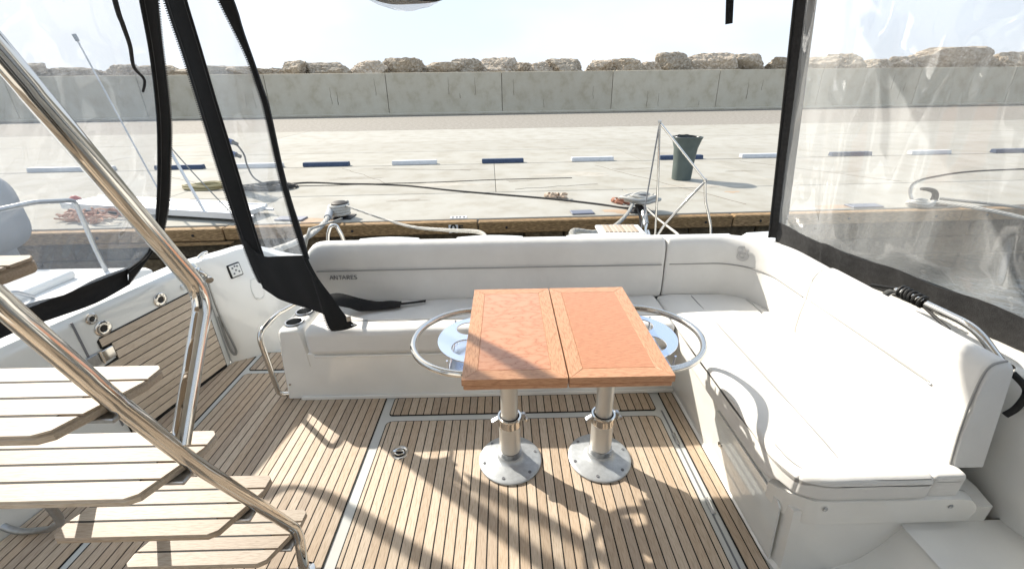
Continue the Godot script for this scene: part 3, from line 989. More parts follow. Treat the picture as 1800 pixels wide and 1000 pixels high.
	for lid in [[-0.70, 0.36, 0.012], [-0.10, 0.40, 0.018], [0.52, 0.32, 0.016]]:
		var warp := func(p: Vector3) -> Vector3: return Vector3(p.x, p.y + 0.01 * cos((p.x - lid[0]) / lid[1] * PI), p.z)
		put("locker_lid", MB.new().rbox(Vector3(lid[0], 0.644, -2.38), Vector3(lid[1], 0.020, 0.15), 0.008, 3, 6, warp), M.gelcoat, tran)

	# ---- seat cushions
	var puffed := func(p: Vector3) -> Vector3:
		var q := p
		if p.y > 0.40:
			q.y += 0.004 * sin(p.x * 5.0 + 1.0) + 0.0025 * sin(p.x * 17.0 + p.z * 9.0)
		return q
	var seat := thing("aft_seat_cushion", "long light grey seat cushion of the aft bench", "cushion")
	put("cover", MB.new().rbox(Vector3(-0.084, 0.358, -1.928), Vector3(1.785, 0.142, 0.345), 0.032, 5, 26, puffed), M.cushion, seat)
	put("piping", MB.new().tube([Vector3(-0.93, 0.4285, -1.850), Vector3(-0.3, 0.430, -1.850), Vector3(0.3, 0.4285, -1.850), Vector3(0.78, 0.4285, -1.850)], 0.0025, 6), M.piping, seat)
	var rseat := thing("side_seat_cushion", "white seat cushion running along the right-hand bench", "cushion")
	var bendc := func(p: Vector3) -> Vector3:
		var q := p
		# rounded inner front corner
		var cx := 0.93
		var cz := -0.98
		if p.x < cx and p.z > cz:
			var d := Vector2(cx - p.x, p.z - cz)
			var s := Vector2(cx - 0.811, -0.851 - cz)
			var u := Vector2(d.x / s.x, d.y / s.y)
			var l := u.length()
			if l > 0.001:
				var k := maxf(absf(u.x), absf(u.y)) / l
				q.x = cx - d.x * lerpf(1.0, k, 0.75)
				q.z = cz + d.y * lerpf(1.0, k, 0.75)
		if p.y > 0.40:
			q.y += 0.003 * sin(p.z * 7.0 + 2.0) + 0.002 * sin(p.z * 19.0 + p.x * 11.0)
			q.y -= 0.010 * smoothstep(0.88, 0.81, p.x)
		q.y = lerpf(0.43, p.y, lerpf(1.0, 0.66, smoothstep(-1.0, -0.92, p.z))) if p.y < 0.40 else q.y
		if p.x > 1.1:
			q.x += 0.052 * smoothstep(-0.9, -2.0, p.z)
		return q
	put("cover", MB.new().rbox(Vector3(1.0145, 0.367, -1.4675), Vector3(0.407, 0.126, 1.233), 0.020, 4, 24, bendc), M.cushion, rseat)
	put("piping", MB.new().tube([Vector3(0.992, 0.4300, -2.05), Vector3(0.992, 0.4315, -1.5), Vector3(0.990, 0.4305, -1.0), Vector3(0.985, 0.4285, -0.89), Vector3(0.982, 0.412, -0.852)], 0.003, 6), M.piping, rseat)
	put("piping", MB.new().tube(smooth([Vector3(0.835, 0.4245, -1.00), Vector3(0.842, 0.4235, -0.945), Vector3(0.866, 0.424, -0.898), Vector3(0.93, 0.426, -0.866), Vector3(1.05, 0.426, -0.858), Vector3(1.20, 0.426, -0.858)], 6), 0.003, 6), M.piping, rseat)
	var strip := thing("narrow_filler_cushion", "narrow white filler cushion between side seat and its backrest", "cushion")
	var taper := func(p: Vector3) -> Vector3:
		var q := p
		q.y = lerpf(0.43, p.y, lerpf(1.0, 0.66, smoothstep(-1.0, -0.92, p.z))) if p.y < 0.40 else q.y
		q.x += 0.052 * smoothstep(-0.9, -2.0, p.z) * clampf((1.32 - p.x) / 0.1, 0.0, 1.0)
		return q
	put("cover", MB.new().rbox(Vector3(1.270, 0.360, -1.4325), Vector3(0.100, 0.138, 1.139), 0.014, 3, 10, taper), M.cushion, strip)

	# ---- back cushions
	var b0 := thing("aft_back_cushion", "long light grey aft backrest cushion with a grey word on its left end", "back cushion")
	var path := []
	var outs := []
	for d in spaced(30, 0.10, 0.02, 1.895):
		path.append(Vector3(-1.060 + d, 0, -2.085))
		outs.append(Vector3(0, 0, -1))
	put("cover", backrest(path, outs, 0.10, 0.02), M.cushion, b0)
	put("piping", MB.new().tube([Vector3(-1.0, 0.598, -2.082), Vector3(-0.3, 0.602, -2.080), Vector3(0.4, 0.602, -2.080), Vector3(0.82, 0.602, -2.080)], 0.003, 6), M.piping, b0)
	var txt := TextMesh.new()
	txt.text = "ANTARES"
	var f := SystemFont.new()
	f.font_names = PackedStringArray(["Droid Sans"])
	txt.font = f
	txt.font_size = 32
	txt.pixel_size = 0.001
	txt.depth = 0.002
	var tm := put("lettering", txt, M.print_grey, b0)
	tm.position = Vector3(-0.865, 0.563, -2.0775)
	tm.scale = Vector3(1.12, 1.0, 1.0)
	var b1 := thing("corner_back_cushion", "white corner backrest cushion curving round, with an S emblem", "back cushion")
	path = []
	outs = []
	for d in [0.0, 0.004, 0.01, 0.02, 0.07, 0.14, 0.20, 0.25]:
		path.append(Vector3(0.842 + d, 0, -2.085))
		outs.append(Vector3(0, 0, -1))
	for k in range(1, 13):
		var a := PI / 2 * k / 12.0
		path.append(Vector3(1.092 + sin(a) * 0.216, 0, -1.869 - cos(a) * 0.216))
		outs.append(Vector3(sin(a), 0, -cos(a)))
	for d in [0.05, 0.10, 0.15, 0.18, 0.195, 0.205, 0.21]:
		path.append(Vector3(1.308, 0, -1.869 + d))
		outs.append(Vector3(1, 0, 0))
	put("cover", backrest(path, outs, 0.02, 0.02), M.cushion, b1)
	var pp := []
	for i in range(3, path.size() - 2):
		pp.append(path[i] + Vector3(0, 0.602, 0) - outs[i] * -0.001)
	put("piping", MB.new().tube(pp, 0.003, 6), M.piping, b1)
	# the S emblem stitched on the curve
	var an := 0.62
	var n := Vector3(sin(an), 0, -cos(an))
	var side_dir := Vector3(cos(an), 0, sin(an))
	var c := Vector3(1.092 + sin(an) * 0.220, 0.672, -1.869 - cos(an) * 0.220) - n * 0.0
	var emb := []
	for i in 25:
		var u := i / 24.0
		var a := lerpf(0.35, -PI * 1.5, u * 2.0) if u < 0.5 else lerpf(PI * 0.5, -PI * 1.35, (u - 0.5) * 2.0)
		var cy := 0.017 if u < 0.5 else -0.017
		var rad := 0.017
		emb.append(Vector2(cos(a) * rad * 1.15, cy + sin(a) * rad) if u < 0.5 else Vector2(cos(a) * rad * 1.15, cy + sin(a) * rad))
	var ea := []
	var eb := []
	for i in emb.size():
		var p0: Vector2 = emb[maxi(i - 1, 0)]
		var p1: Vector2 = emb[mini(i + 1, emb.size() - 1)]
		var nn := (p1 - p0).normalized().orthogonal()
		var w := 0.008 * (0.35 + sin(PI * (0.08 + 0.84 * i / 24.0)))
		ea.append(c - n * (0.0025 - 0.35 * emb[i].y * 0.0) + side_dir * (emb[i].x + nn.x * w) + Vector3(0, emb[i].y + nn.y * w, 0) + n * 0.35 * maxf(0.0, emb[i].y - 0.01) * 0.8)
		eb.append(c - n * 0.0025 + side_dir * (emb[i].x - nn.x * w) + Vector3(0, emb[i].y - nn.y * w, 0) + n * 0.35 * maxf(0.0, emb[i].y - 0.01) * 0.8)
	put("emblem", MB.new().ribbon(ea, eb, 0.004, 2), M.emblem, b1)
	var b2 := thing("side_back_cushion", "white backrest cushion of the right-hand bench, nearest the camera", "back cushion")
	path = []
	outs = []
	for d in spaced(20, 0.02, 0.025, 0.755):
		path.append(Vector3(1.306, 0, -1.652 + d))
		outs.append(Vector3(1, 0, 0))
	var bm := backrest(path, outs, 0.02, 0.025, 0.012, 0.088)
	for i in bm.v.size():
		var p := bm.v[i]
		if p.z > -1.1:
			# the end leans back towards the top
			p.z -= 0.16 * (p.y - 0.42) * smoothstep(-1.1, -0.9, p.z)
			bm.v[i] = p
	put("cover", bm, M.cushion, b2)
	put("piping", MB.new().tube([Vector3(1.309, 0.607, -1.62), Vector3(1.309, 0.608, -1.3), Vector3(1.309, 0.608, -1.06)], 0.003, 6), M.piping, b2)
	put("piping", MB.new().tube(smooth([Vector3(1.300, 0.43, -0.905), Vector3(1.300, 0.55, -0.925), Vector3(1.312, 0.68, -0.946), Vector3(1.335, 0.738, -0.958), Vector3(1.38, 0.752, -0.962)], 5), 0.0035, 6), M.piping, b2)
	put("zip_pull", MB.new().box(Vector3(1.306, 0.606, -1.055), Vector3(0.006, 0.006, 0.012), 0.001), M.steel_satin, b2)

	# ---- grab rails
	var rail := thing("side_grab_rail", "polished steel grab rail behind the side backrest, with black cord wound on it", "grab rail")
	put("tube", MB.new().tube(bend([Vector3(1.462, 0.69, -1.47), Vector3(1.455, 0.755, -1.43), Vector3(1.450, 0.763, -1.12), Vector3(1.470, 0.690, -1.03)], 0.05), 0.0125, 14), M.steel, rail)
	for p in [Vector3(1.462, 0.688, -1.47), Vector3(1.470, 0.688, -1.03)]:
		put("foot", MB.new().lathe([Vector2(0, -0.01), Vector2(0.028, -0.01), Vector2(0.026, 0.004), Vector2(0.014, 0.008), Vector2(0, 0.008)], p, 20), M.steel, rail)
	var cord := []
	for k in 60:
		var a := k * 0.62
		cord.append(Vector3(1.4515 + cos(a) * 0.019, 0.7605 + sin(a) * 0.019, -1.40 + k * 0.0017 + sin(k * 0.5) * 0.004))
	cord.push_front(Vector3(1.40, 0.752, -1.47))
	cord.append(Vector3(1.425, 0.745, -1.22))
	cord.append(Vector3(1.415, 0.735, -1.16))
	one("lashing_rope", MB.new().tube(cord, 0.0055, 7), M.rubber, "black elastic rope wound round the grab rail behind the side backrest", "rope")
	one("black_hose", MB.new().tube(smooth([Vector3(1.455, 0.69, -0.99), Vector3(1.475, 0.655, -0.955), Vector3(1.470, 0.60, -0.95), Vector3(1.455, 0.565, -0.955)], 8), 0.009, 10), M.rubber, "short black strap end hanging beside the side backrest", "strap")
	var gate_rail := thing("gate_grab_rail", "bent polished steel grab rail beside the cup holder console", "grab rail")
	put("tube", MB.new().tube(bend([Vector3(-1.165, 0.36, -2.30), Vector3(-1.185, 0.425, -1.93), Vector3(-1.195, 0.405, -1.775), Vector3(-1.192, 0.035, -1.795), Vector3(-1.14, 0.03, -1.805)], 0.05, 8), 0.0125, 14), M.steel, gate_rail)

# ------------------------------------------------------------------ table
func table() -> void:
	var tb := thing("cockpit_table", "orange varnished teak folding table on two steel pedestals", "table")
	var top := 0.665
	var x0 := -0.143
	var x1 := 0.501
	var z0 := -1.680
	var z1 := -1.043
	var xm := 0.180
	# lower leaves (the table is folded double), then the two upper leaves
	for s in [[x0 + 0.004, xm - 0.002], [xm + 0.002, x1 - 0.004]]:
		put("lower_leaf", MB.new().box(Vector3((s[0] + s[1]) / 2, top - 0.033, (z0 + z1) / 2), Vector3(s[1] - s[0], 0.018, z1 - z0 - 0.008), 0.003), M.table_rail_x, tb)
	var li := 0
	for s in [[x0, xm - 0.0022], [xm + 0.0022, x1]]:
		var leaf := Node3D.new()
		leaf.name = "upper_leaf" if li == 0 else "upper_leaf_001"
		tb.add_child(leaf)
		var a: float = s[0]
		var b: float = s[1]
		var w := 0.047
		var y := top - 0.022
		var e := 0.0003
		var dep := Vector3(0, 0.022, 0)
		put("panel", MB.new().prism([Vector2(a + w, z0 + w), Vector2(b - w, z0 + w), Vector2(b - w, z1 - w), Vector2(a + w, z1 - w)], Vector3(0, y, 0), Vector3.RIGHT, Vector3.BACK, dep, 0.0008), M.table_panel if li == 0 else M.table_plain, leaf)
		# mitred frame
		put("frame_rail", MB.new().prism([Vector2(a, z0), Vector2(b, z0), Vector2(b - w, z0 + w - e), Vector2(a + w, z0 + w - e)], Vector3(0, y, 0), Vector3.RIGHT, Vector3.BACK, dep, 0.0012), M.table_rail_x, leaf)
		put("frame_rail", MB.new().prism([Vector2(a, z1), Vector2(b, z1), Vector2(b - w, z1 - w + e), Vector2(a + w, z1 - w + e)], Vector3(0, y, 0), Vector3.RIGHT, Vector3.BACK, dep, 0.0012), M.table_rail_x, leaf)
		put("frame_stile", MB.new().prism([Vector2(a, z0 + e), Vector2(a, z1 - e), Vector2(a + w - e, z1 - w), Vector2(a + w - e, z0 + w)], Vector3(0, y, 0), Vector3.RIGHT, Vector3.BACK, dep, 0.0012), M.table_rail_z, leaf)
		put("frame_stile", MB.new().prism([Vector2(b, z0 + e), Vector2(b, z1 - e), Vector2(b - w + e, z1 - w), Vector2(b - w + e, z0 + w)], Vector3(0, y, 0), Vector3.RIGHT, Vector3.BACK, dep, 0.0012), M.table_rail_z, leaf)
		li += 1
	# steel hoop that runs round under the leaves
	var loop := []
	for k in 72:
		var a := TAU * k / 72
		var cx := 0.185
		var px := cx + signf(cos(a)) * (0.315 + 0.225 * absf(cos(a)))
		var pz := -1.385 + sin(a) * 0.225
		if absf(cos(a)) < 0.02:
			px = cx
		loop.append(Vector3(px, 0.600, pz))
	put("hoop", MB.new().tube(loop, 0.0125, 14, true), M.steel, tb)
	# holder plates with round cut-outs at both ends
	for sgn in [-1.0, 1.0]:
		var pc := Vector2(0.185 + sgn * 0.285, -1.385)
		var outer := []
		for k in 25:
			var a := -PI / 2 + PI * k / 24.0
			outer.append(pc + Vector2(sgn * cos(a) * 0.165, sin(a) * 0.165))
		outer.append(pc + Vector2(-sgn * 0.12, 0.165))
		outer.append(pc + Vector2(-sgn * 0.12, -0.165))
		var csg := CSGPolygon3D.new()
		csg.name = "holder_plate"
		csg.polygon = PackedVector2Array(outer)
		csg.mode = CSGPolygon3D.MODE_DEPTH
		csg.depth = 0.004
		csg.material = M.bright_plate
		csg.rotation.x = PI / 2
		csg.position = Vector3(0, 0.598, 0)
		for h in [[0.055, -0.072, 0.047], [0.055, 0.062, 0.053]]:
			var cut := CSGCylinder3D.new()
			cut.name = "hole"
			cut.operation = CSGShape3D.OPERATION_SUBTRACTION
			cut.radius = h[2]
			cut.height = 0.05
			cut.sides = 32
			cut.rotation.x = PI / 2
			cut.position = Vector3(pc.x + sgn * h[0], pc.y + h[1], 0)
			csg.add_child(cut, true)
		tb.add_child(csg, true)
		# bent tray under the holes that catches bottles
		put("bottle_tray", MB.new().tube(bend([Vector3(pc.x + sgn * 0.115, 0.597, -1.245), Vector3(pc.x + sgn * 0.115, 0.535, -1.255), Vector3(pc.x + sgn * 0.115, 0.535, -1.52), Vector3(pc.x + sgn * 0.115, 0.597, -1.53)], 0.015, 5), 0.004, 8), M.bright_plate, tb)
		put("bottle_tray", MB.new().box(Vector3(pc.x + sgn * 0.055, 0.533, -1.39), Vector3(0.13, 0.003, 0.26), 0.001), M.bright_plate, tb)
	put("under_frame", MB.new().box(Vector3(0.18, 0.610, -1.385), Vector3(0.52, 0.022, 0.10), 0.004), M.alu, tb)
	# pedestals
	for x in [-0.001, 0.382]:
		var ped := Node3D.new()
		ped.name = "pedestal" if x < 0.1 else "pedestal_001"
		tb.add_child(ped)
		ped.position = Vector3(x, 0.0055, -1.356)
		var bp := put("base_plate", MB.new().lathe([Vector2(0, 0), Vector2(0.129, 0), Vector2(0.133, 0.003), Vector2(0.133, 0.009), Vector2(0.130, 0.0125), Vector2(0.118, 0.015), Vector2(0.07, 0.023), Vector2(0.057, 0.029), Vector2(0.052, 0.038), Vector2(0.050, 0.046), Vector2(0, 0.046)], Vector3.ZERO, 56), M.base_plate, ped)
		for k in 6:
			var a := TAU * (k + 0.75) / 6.0
			put("screw", MB.new().lathe([Vector2(0, 0.0), Vector2(0.0070, 0.0), Vector2(0.0064, 0.0022), Vector2(0.0025, 0.0022), Vector2(0.002, 0.001), Vector2(0, 0.001)], Vector3(cos(a) * 0.112, 0.0158, sin(a) * 0.112), 14), M.print_grey, bp)
		var ridges := [Vector2(0, 0.046), Vector2(0.047, 0.046)]
		for k in 4:
			ridges.append(Vector2(0.0482, 0.047 + k * 0.006))
			ridges.append(Vector2(0.0482, 0.0510 + k * 0.006))
			ridges.append(Vector2(0.0468, 0.0515 + k * 0.006))
			ridges.append(Vector2(0.0468, 0.0525 + k * 0.006))
		ridges.append(Vector2(0.046, 0.071))
		ridges.append(Vector2(0, 0.071))
		put("socket", MB.new().lathe(ridges, Vector3.ZERO, 40), M.steel_satin, ped)
		put("lower_tube", MB.new().lathe([Vector2(0, 0.071), Vector2(0.0445, 0.071), Vector2(0.0445, 0.225), Vector2(0, 0.225)], Vector3.ZERO, 40), M.tube_alu, ped)
		put("clamp_ring", MB.new().lathe([Vector2(0, 0.202), Vector2(0.0465, 0.202), Vector2(0.0475, 0.204), Vector2(0.0475, 0.232), Vector2(0.050, 0.240), Vector2(0.048, 0.246), Vector2(0.041, 0.246), Vector2(0.038, 0.236), Vector2(0, 0.236)], Vector3.ZERO, 40), M.steel, ped)
		put("bush", MB.new().lathe([Vector2(0, 0.236), Vector2(0.0395, 0.236), Vector2(0.0395, 0.244), Vector2(0.036, 0.247), Vector2(0, 0.247)], Vector3.ZERO, 32), M.rubber, ped)
		put("upper_tube", MB.new().lathe([Vector2(0, 0.24), Vector2(0.0345, 0.24), Vector2(0.0345, 0.60), Vector2(0, 0.60)], Vector3.ZERO, 40), M.tube_alu, ped)
		var lever := put("clamp_lever", MB.new().prism([Vector2(-0.074, 0.226), Vector2(-0.047, 0.240), Vector2(-0.040, 0.240), Vector2(-0.040, 0.228), Vector2(-0.055, 0.226), Vector2(-0.074, 0.216)], Vector3(0, 0, 0.008), Vector3.RIGHT, Vector3.UP, Vector3(0, 0, -0.02), 0.001), M.steel_satin, ped)
		lever.rotation.y = 0.15
		put("clamp_lug", MB.new().box(Vector3(0.056, 0.230, -0.010), Vector3(0.022, 0.034, 0.02), 0.004), M.steel_satin, ped)
		put("clamp_knob", MB.new().tube([Vector3(0.060, 0.228, -0.012), Vector3(0.070, 0.226, 0.008), Vector3(0.071, 0.226, 0.012)], 0.0075, 12), M.steel, ped)

# ------------------------------------------------------------------ stairs
func staircase() -> void:
	var st := thing("staircase", "steep staircase of pale teak treads between polished steel rails", "staircase")
	# [height, back edge, front edge, left end]
	var treads := [[0.150, -1.026, -0.842, -1.180], [0.430, -0.922, -0.738, -1.172], [0.715, -0.800, -0.612, -1.30], [0.950, -0.734, -0.540, -1.30], [1.234, -0.612, -0.430, -1.30], [1.51, -0.52, -0.34, -1.30], [1.79, -0.43, -0.25, -1.30]]
	var xr := -0.700
	for i in treads.size():
		var q: Array = treads[i]
		var y: float = q[0]
		var zb: float = q[1]
		var zf: float = q[2]
		var xl: float = q[3]
		var tr := Node3D.new()
		tr.name = "tread" if i == 0 else "tread_%03d" % i
		st.add_child(tr)
		# outline with the cut corners beside the rails
		var body := [Vector2(xl + 0.07, zb), Vector2(xr - 0.012, zb), Vector2(xr, zb + 0.012), Vector2(xr, zb + 0.055), Vector2(xr - 0.055, zf - 0.012), Vector2(xr - 0.078, zf), Vector2(xl + 0.012, zf), Vector2(xl, zf - 0.012), Vector2(xl, zf - 0.04), Vector2(xl + 0.055, zb + 0.012)]
		if i > 1:
			body[0] = Vector2(xl + 0.012, zb)
			body[9] = Vector2(xl, zb + 0.012)
		put("core", MB.new().prism(body, Vector3(0, y - 0.022, 0), Vector3.RIGHT, Vector3.BACK, Vector3(0, 0.018, 0), 0.004), M.tread[i % 3], tr)
		var n := 4
		var e := 0.0035
		var inner := PackedVector2Array(body)
		for k in n:
			var a := lerpf(zb, zf, float(k) / n) + (0.0025 if k > 0 else -0.01)
			var b := lerpf(zb, zf, float(k + 1) / n) - (0.0025 if k < n - 1 else -0.01)
			var clip := Geometry2D.intersect_polygons(PackedVector2Array([Vector2(xl - 0.1, a), Vector2(xr + 0.1, a), Vector2(xr + 0.1, b), Vector2(xl - 0.1, b)]), inner)
			if clip.size() > 0:
				put("plank", MB.new().prism(Array(clip[0]), Vector3(0, y - 0.0035, 0), Vector3.RIGHT, Vector3.BACK, Vector3(0, 0.0045, 0), 0.0012), M.tread[(i + k * 2) % 3], tr)
		for k in range(1, n):
			var zc := lerpf(zb, zf, float(k) / n)
			put("caulk_line", MB.new().box(Vector3((xl + xr) / 2 - 0.03, y - 0.0022, zc), Vector3(xr - xl - 0.10, 0.0046, 0.0052)), M.caulk, tr)
		put("bracket", MB.new().box(Vector3(xr - 0.030, y - 0.0275, (zb + zf) / 2 + 0.01), Vector3(0.05, 0.010, 0.05), 0.002), M.steel_satin, tr)
	# stringer tube along the right ends, bending down to the deck
	var lower := bend([Vector3(-0.690, 0.006, -0.905), Vector3(-0.692, 0.165, -0.938), Vector3(-0.700, 0.725, -0.700), Vector3(-0.708, 0.985, -0.610), Vector3(-0.712, 1.225, -0.535), Vector3(-0.72, 2.12, -0.24)], 0.045, 6)
	put("stringer", MB.new().tube(lower, 0.0165, 18), M.steel, st)
	put("foot_plate", MB.new().lathe([Vector2(0, 0), Vector2(0.035, 0), Vector2(0.033, 0.004), Vector2(0.018, 0.008), Vector2(0, 0.008)], Vector3(-0.690, 0.006, -0.905), 24), M.steel, st)
	# hand rail above it with its bent post
	put("hand_rail", MB.new().tube(bend([Vector3(-0.700, 0.775, -0.694), Vector3(-0.710, 1.022, -0.912), Vector3(-0.72, 1.506, -0.705), Vector3(-0.73, 2.10, -0.44)], 0.055, 10), 0.0190, 18), M.steel, st)
	# left stringer behind the treads with its foot bow on the deck
	put("stringer", MB.new().tube(bend([Vector3(-1.150, 0.12, -0.98), Vector3(-1.175, 0.40, -0.88), Vector3(-1.22, 0.70, -0.76), Vector3(-1.28, 0.95, -0.66), Vector3(-1.30, 1.30, -0.55)], 0.04, 5), 0.0165, 16), M.steel, st)
	put("foot_bow", MB.new().tube(bend([Vector3(-2.02, 0.165, -1.12), Vector3(-1.80, 0.022, -1.06), Vector3(-1.68, 0.022, -1.07), Vector3(-1.42, 0.23, -0.94), Vector3(-1.22, 0.62, -0.80)], 0.07, 7), 0.0115, 14), M.steel_satin, st)

# ------------------------------------------------------------------ port side: bulwark door, quarter, shower
func side_point(s: float, h: float, out := 0.0) -> Vector3:
	# on the slanting side: s metres forward of its aft end, out = inboard offset
	return Vector3(-1.643, h, -2.128) + Vector3(-0.17365, 0, 0.98481) * s + Vector3(0.98481, 0, 0.17365) * out

func side_and_quarter() -> void:
	var fwd := Vector3(-0.17365, 0, 0.98481)
	var inb := Vector3(0.98481, 0, 0.17365)
	var bul := thing("side_bulwark", "grey-white side bulwark with a teak-planked boarding door", "bulwark")
	# inner skin, top cap and outer skin in one shell
	var prof := [Vector2(0.0, 0.0), Vector2(0.0, 0.60), Vector2(-0.008, 0.628), Vector2(-0.022, 0.640), Vector2(-0.11, 0.642), Vector2(-0.13, 0.62), Vector2(-0.10, -0.06), Vector2(-0.02, -0.06)]
	var rings := []
	for s in [0.0, 0.02, 0.35, 0.62, 0.64, 3.1]:
		var ring := []
		for p in prof:
			var up := 0.0
			ring.append(side_point(s, p.y + up, p.x))
		rings.append(ring)
	put("bulwark_shell", MB.new().loft(rings), M.gelcoat_grey, bul)
	put("door_gap", MB.new().box(side_point(0.616, 0.36, 0.001), Vector3(0.003, 0.53, 0.008), 0.0, Basis(inb, Vector3.UP, fwd)), M.print_grey, bul)
	# teak planks on the door
	put("caulking", MB.new().prism([Vector2(0.03, 0.005), Vector2(0.03, 0.517), Vector2(0.55, 0.517), Vector2(0.565, 0.505), Vector2(0.565, 0.47), Vector2(0.524, 0.47), Vector2(0.524, 0.40), Vector2(0.60, 0.39), Vector2(0.60, 0.005)], side_point(0, 0, 0.0005), fwd, Vector3.UP, inb * 0.004), M.caulk, bul)
	var y := 0.512
	var i := 0
	while y > 0.03:
		var a := y - 0.036
		var s1 := 0.558
		if y < 0.475 and y > 0.41:
			s1 = 0.520
		elif y <= 0.41:
			s1 = 0.595
		put("plank", MB.new().prism([Vector2(0.036, a), Vector2(0.036, y), Vector2(s1, y), Vector2(s1, a)], side_point(0, 0, 0.002), fwd, Vector3.UP, inb * (0.0055 + 0.0004 * (i % 3))), M.teak_side[(i * 2 + 1) % 3], bul)
		y -= 0.041
		i += 1
	# planked side wall continues forward of the door
	# round deck fittings
	for fdat in [[0.250, 0.548, 0.034, "round steel fitting with dark hole near the aft end of the door"], [0.547, 0.606, 0.024, ""], [0.523, 0.546, 0.034, ""]]:
		var fit := put("socket_fitting", MB.new().lathe([Vector2(0, 0), Vector2(fdat[2], 0.0), Vector2(fdat[2], 0.003), Vector2(fdat[2] * 0.85, 0.006), Vector2(fdat[2] * 0.5, 0.006), Vector2(fdat[2] * 0.42, 0.003), Vector2(0, 0.003)], Vector3.ZERO, 28), M.steel, bul)
		fit.transform = Transform3D(Basis(fwd, inb, Vector3.UP).orthonormalized(), side_point(fdat[0], fdat[1], 0.001))
		put("bore", MB.new().lathe([Vector2(0, 0), Vector2(fdat[2] * 0.42, 0.0), Vector2(fdat[2] * 0.42, 0.0015), Vector2(0, 0.0015)], Vector3(0, 0.003, 0), 20), M.dark, fit)
		for k in 4:
			var an := TAU * (k + 0.5) / 4
			put("screw", MB.new().lathe([Vector2(0, 0), Vector2(0.003, 0), Vector2(0.002, 0.001), Vector2(0, 0.001)], Vector3(cos(an) * fdat[2] * 0.72, 0.006, sin(an) * fdat[2] * 0.72), 8), M.print_grey, fit)
	var hinge := put("hinge", MB.new().box(side_point(0.548, 0.437, 0.008), Vector3(0.008, 0.052, 0.05), 0.003, Basis(inb, Vector3.UP, fwd)), M.steel, bul)
	put("leaf", MB.new().box(side_point(0.610, 0.437, 0.006), Vector3(0.008, 0.052, 0.05), 0.003, Basis(inb, Vector3.UP, fwd)), M.steel_satin, hinge)
	put("pin", MB.new().tube([side_point(0.578, 0.408, 0.010), side_point(0.578, 0.466, 0.010)], 0.006, 10), M.steel, hinge)
	var latch := put("door_latch", MB.new().tube(bend([side_point(0.02, 0.60, 0.02), side_point(0.005, 0.585, 0.03), side_point(-0.01, 0.545, 0.03), side_point(-0.015, 0.53, 0.01)], 0.015), 0.008, 10), M.steel, bul)
	put("latch_base", MB.new().lathe([Vector2(0, 0), Vector2(0.02, 0), Vector2(0.019, 0.006), Vector2(0.011, 0.012), Vector2(0, 0.013)], Vector3.ZERO, 18), M.steel, latch).transform = Transform3D(Basis(fwd, inb, Vector3.UP).orthonormalized(), side_point(0.012, 0.602, 0.004))
	put("recess_pull", MB.new().rbox(side_point(0.10, 0.555, 0.0), Vector3(0.012, 0.025, 0.06), 0.005, 3, 3), M.gelcoat_grey, bul)

	# quarter moulding: sweeps from the side round to the stern gate
	var q := thing("quarter_moulding", "white moulded quarter panel with shower and socket at the stern corner", "moulding")
	var top := [Vector3(-1.643, 0.632, -2.135), Vector3(-1.628, 0.628, -2.190), Vector3(-1.606, 0.617, -2.30), Vector3(-1.575, 0.600, -2.45), Vector3(-1.535, 0.545, -2.55), Vector3(-1.40, 0.47, -2.60), Vector3(-1.14, 0.45, -2.60)]
	var bot := [Vector3(-1.640, 0.0, -2.140), Vector3(-1.585, 0.0, -2.165), Vector3(-1.520, 0.0, -2.215), Vector3(-1.44, 0.0, -2.27), Vector3(-1.36, 0.0, -2.31), Vector3(-1.25, 0.0, -2.33), Vector3(-1.12, 0.0, -2.335)]
	top = smooth(top, 4)
	bot = smooth(bot, 4)
	var qr := []
	for k in top.size():
		var o := Vector3(-0.13, 0, -0.05).lerp(Vector3(0, 0, -0.13), float(k) / (top.size() - 1))
		var ring := []
		for u in [0.0, 0.25, 0.5, 0.75, 0.95]:
			ring.append(bot[k].lerp(top[k], u))
		ring.append(top[k] + o * 0.08 + Vector3(0, 0.006, 0))
		ring.append(top[k] + o * 0.9 + Vector3(0, 0.004, 0))
		ring.append(top[k] + o + Vector3(0, -0.02, 0))
		ring.append(bot[k] + o * 1.6)
		qr.append(ring)
	put("panel_shell", MB.new().loft(qr), M.gelcoat, q)
	var qp := func(k: float, u: float) -> Vector3:
		var i0 := int(k)
		var f := k - i0
		return (bot[i0].lerp(bot[i0 + 1], f)).lerp(top[i0].lerp(top[i0 + 1], f), u)
	var frame := func(k: float, u: float) -> Transform3D:
		var p: Vector3 = qp.call(k, u)
		var ex: Vector3 = (qp.call(k + 0.9, u) - qp.call(k - 0.9, u)).normalized()
		var ey: Vector3 = (qp.call(k, u + 0.1) - qp.call(k, u - 0.1)).normalized()
		var ez := ex.cross(ey).normalized()
		ey = ez.cross(ex)
		return Transform3D(Basis(ex, ey, ez), p)
	# control panel with its row of buttons
	var ctl := put("control_panel", MB.new().rbox(Vector3.ZERO, Vector3(0.085, 0.080, 0.014), 0.006, 3, 2), M.rubber, q)
	ctl.transform = frame.call(9.0, 0.845)
	put("face", MB.new().box(Vector3(0, 0, 0.007), Vector3(0.070, 0.066, 0.004), 0.001), M.gelcoat, ctl)
	for b in [Vector2(-0.018, 0.016), Vector2(0.016, 0.020), Vector2(0, 0), Vector2(-0.018, -0.016), Vector2(0.018, -0.012), Vector2(0.0, 0.024)]:
		put("button", MB.new().lathe([Vector2(0, 0), Vector2(0.0055, 0), Vector2(0.005, 0.003), Vector2(0, 0.003)], Vector3.ZERO, 12), M.print_grey, ctl).transform = Transform3D(Basis(Vector3.RIGHT, PI / 2), Vector3(b.x, b.y, 0.009))
	var oval := []
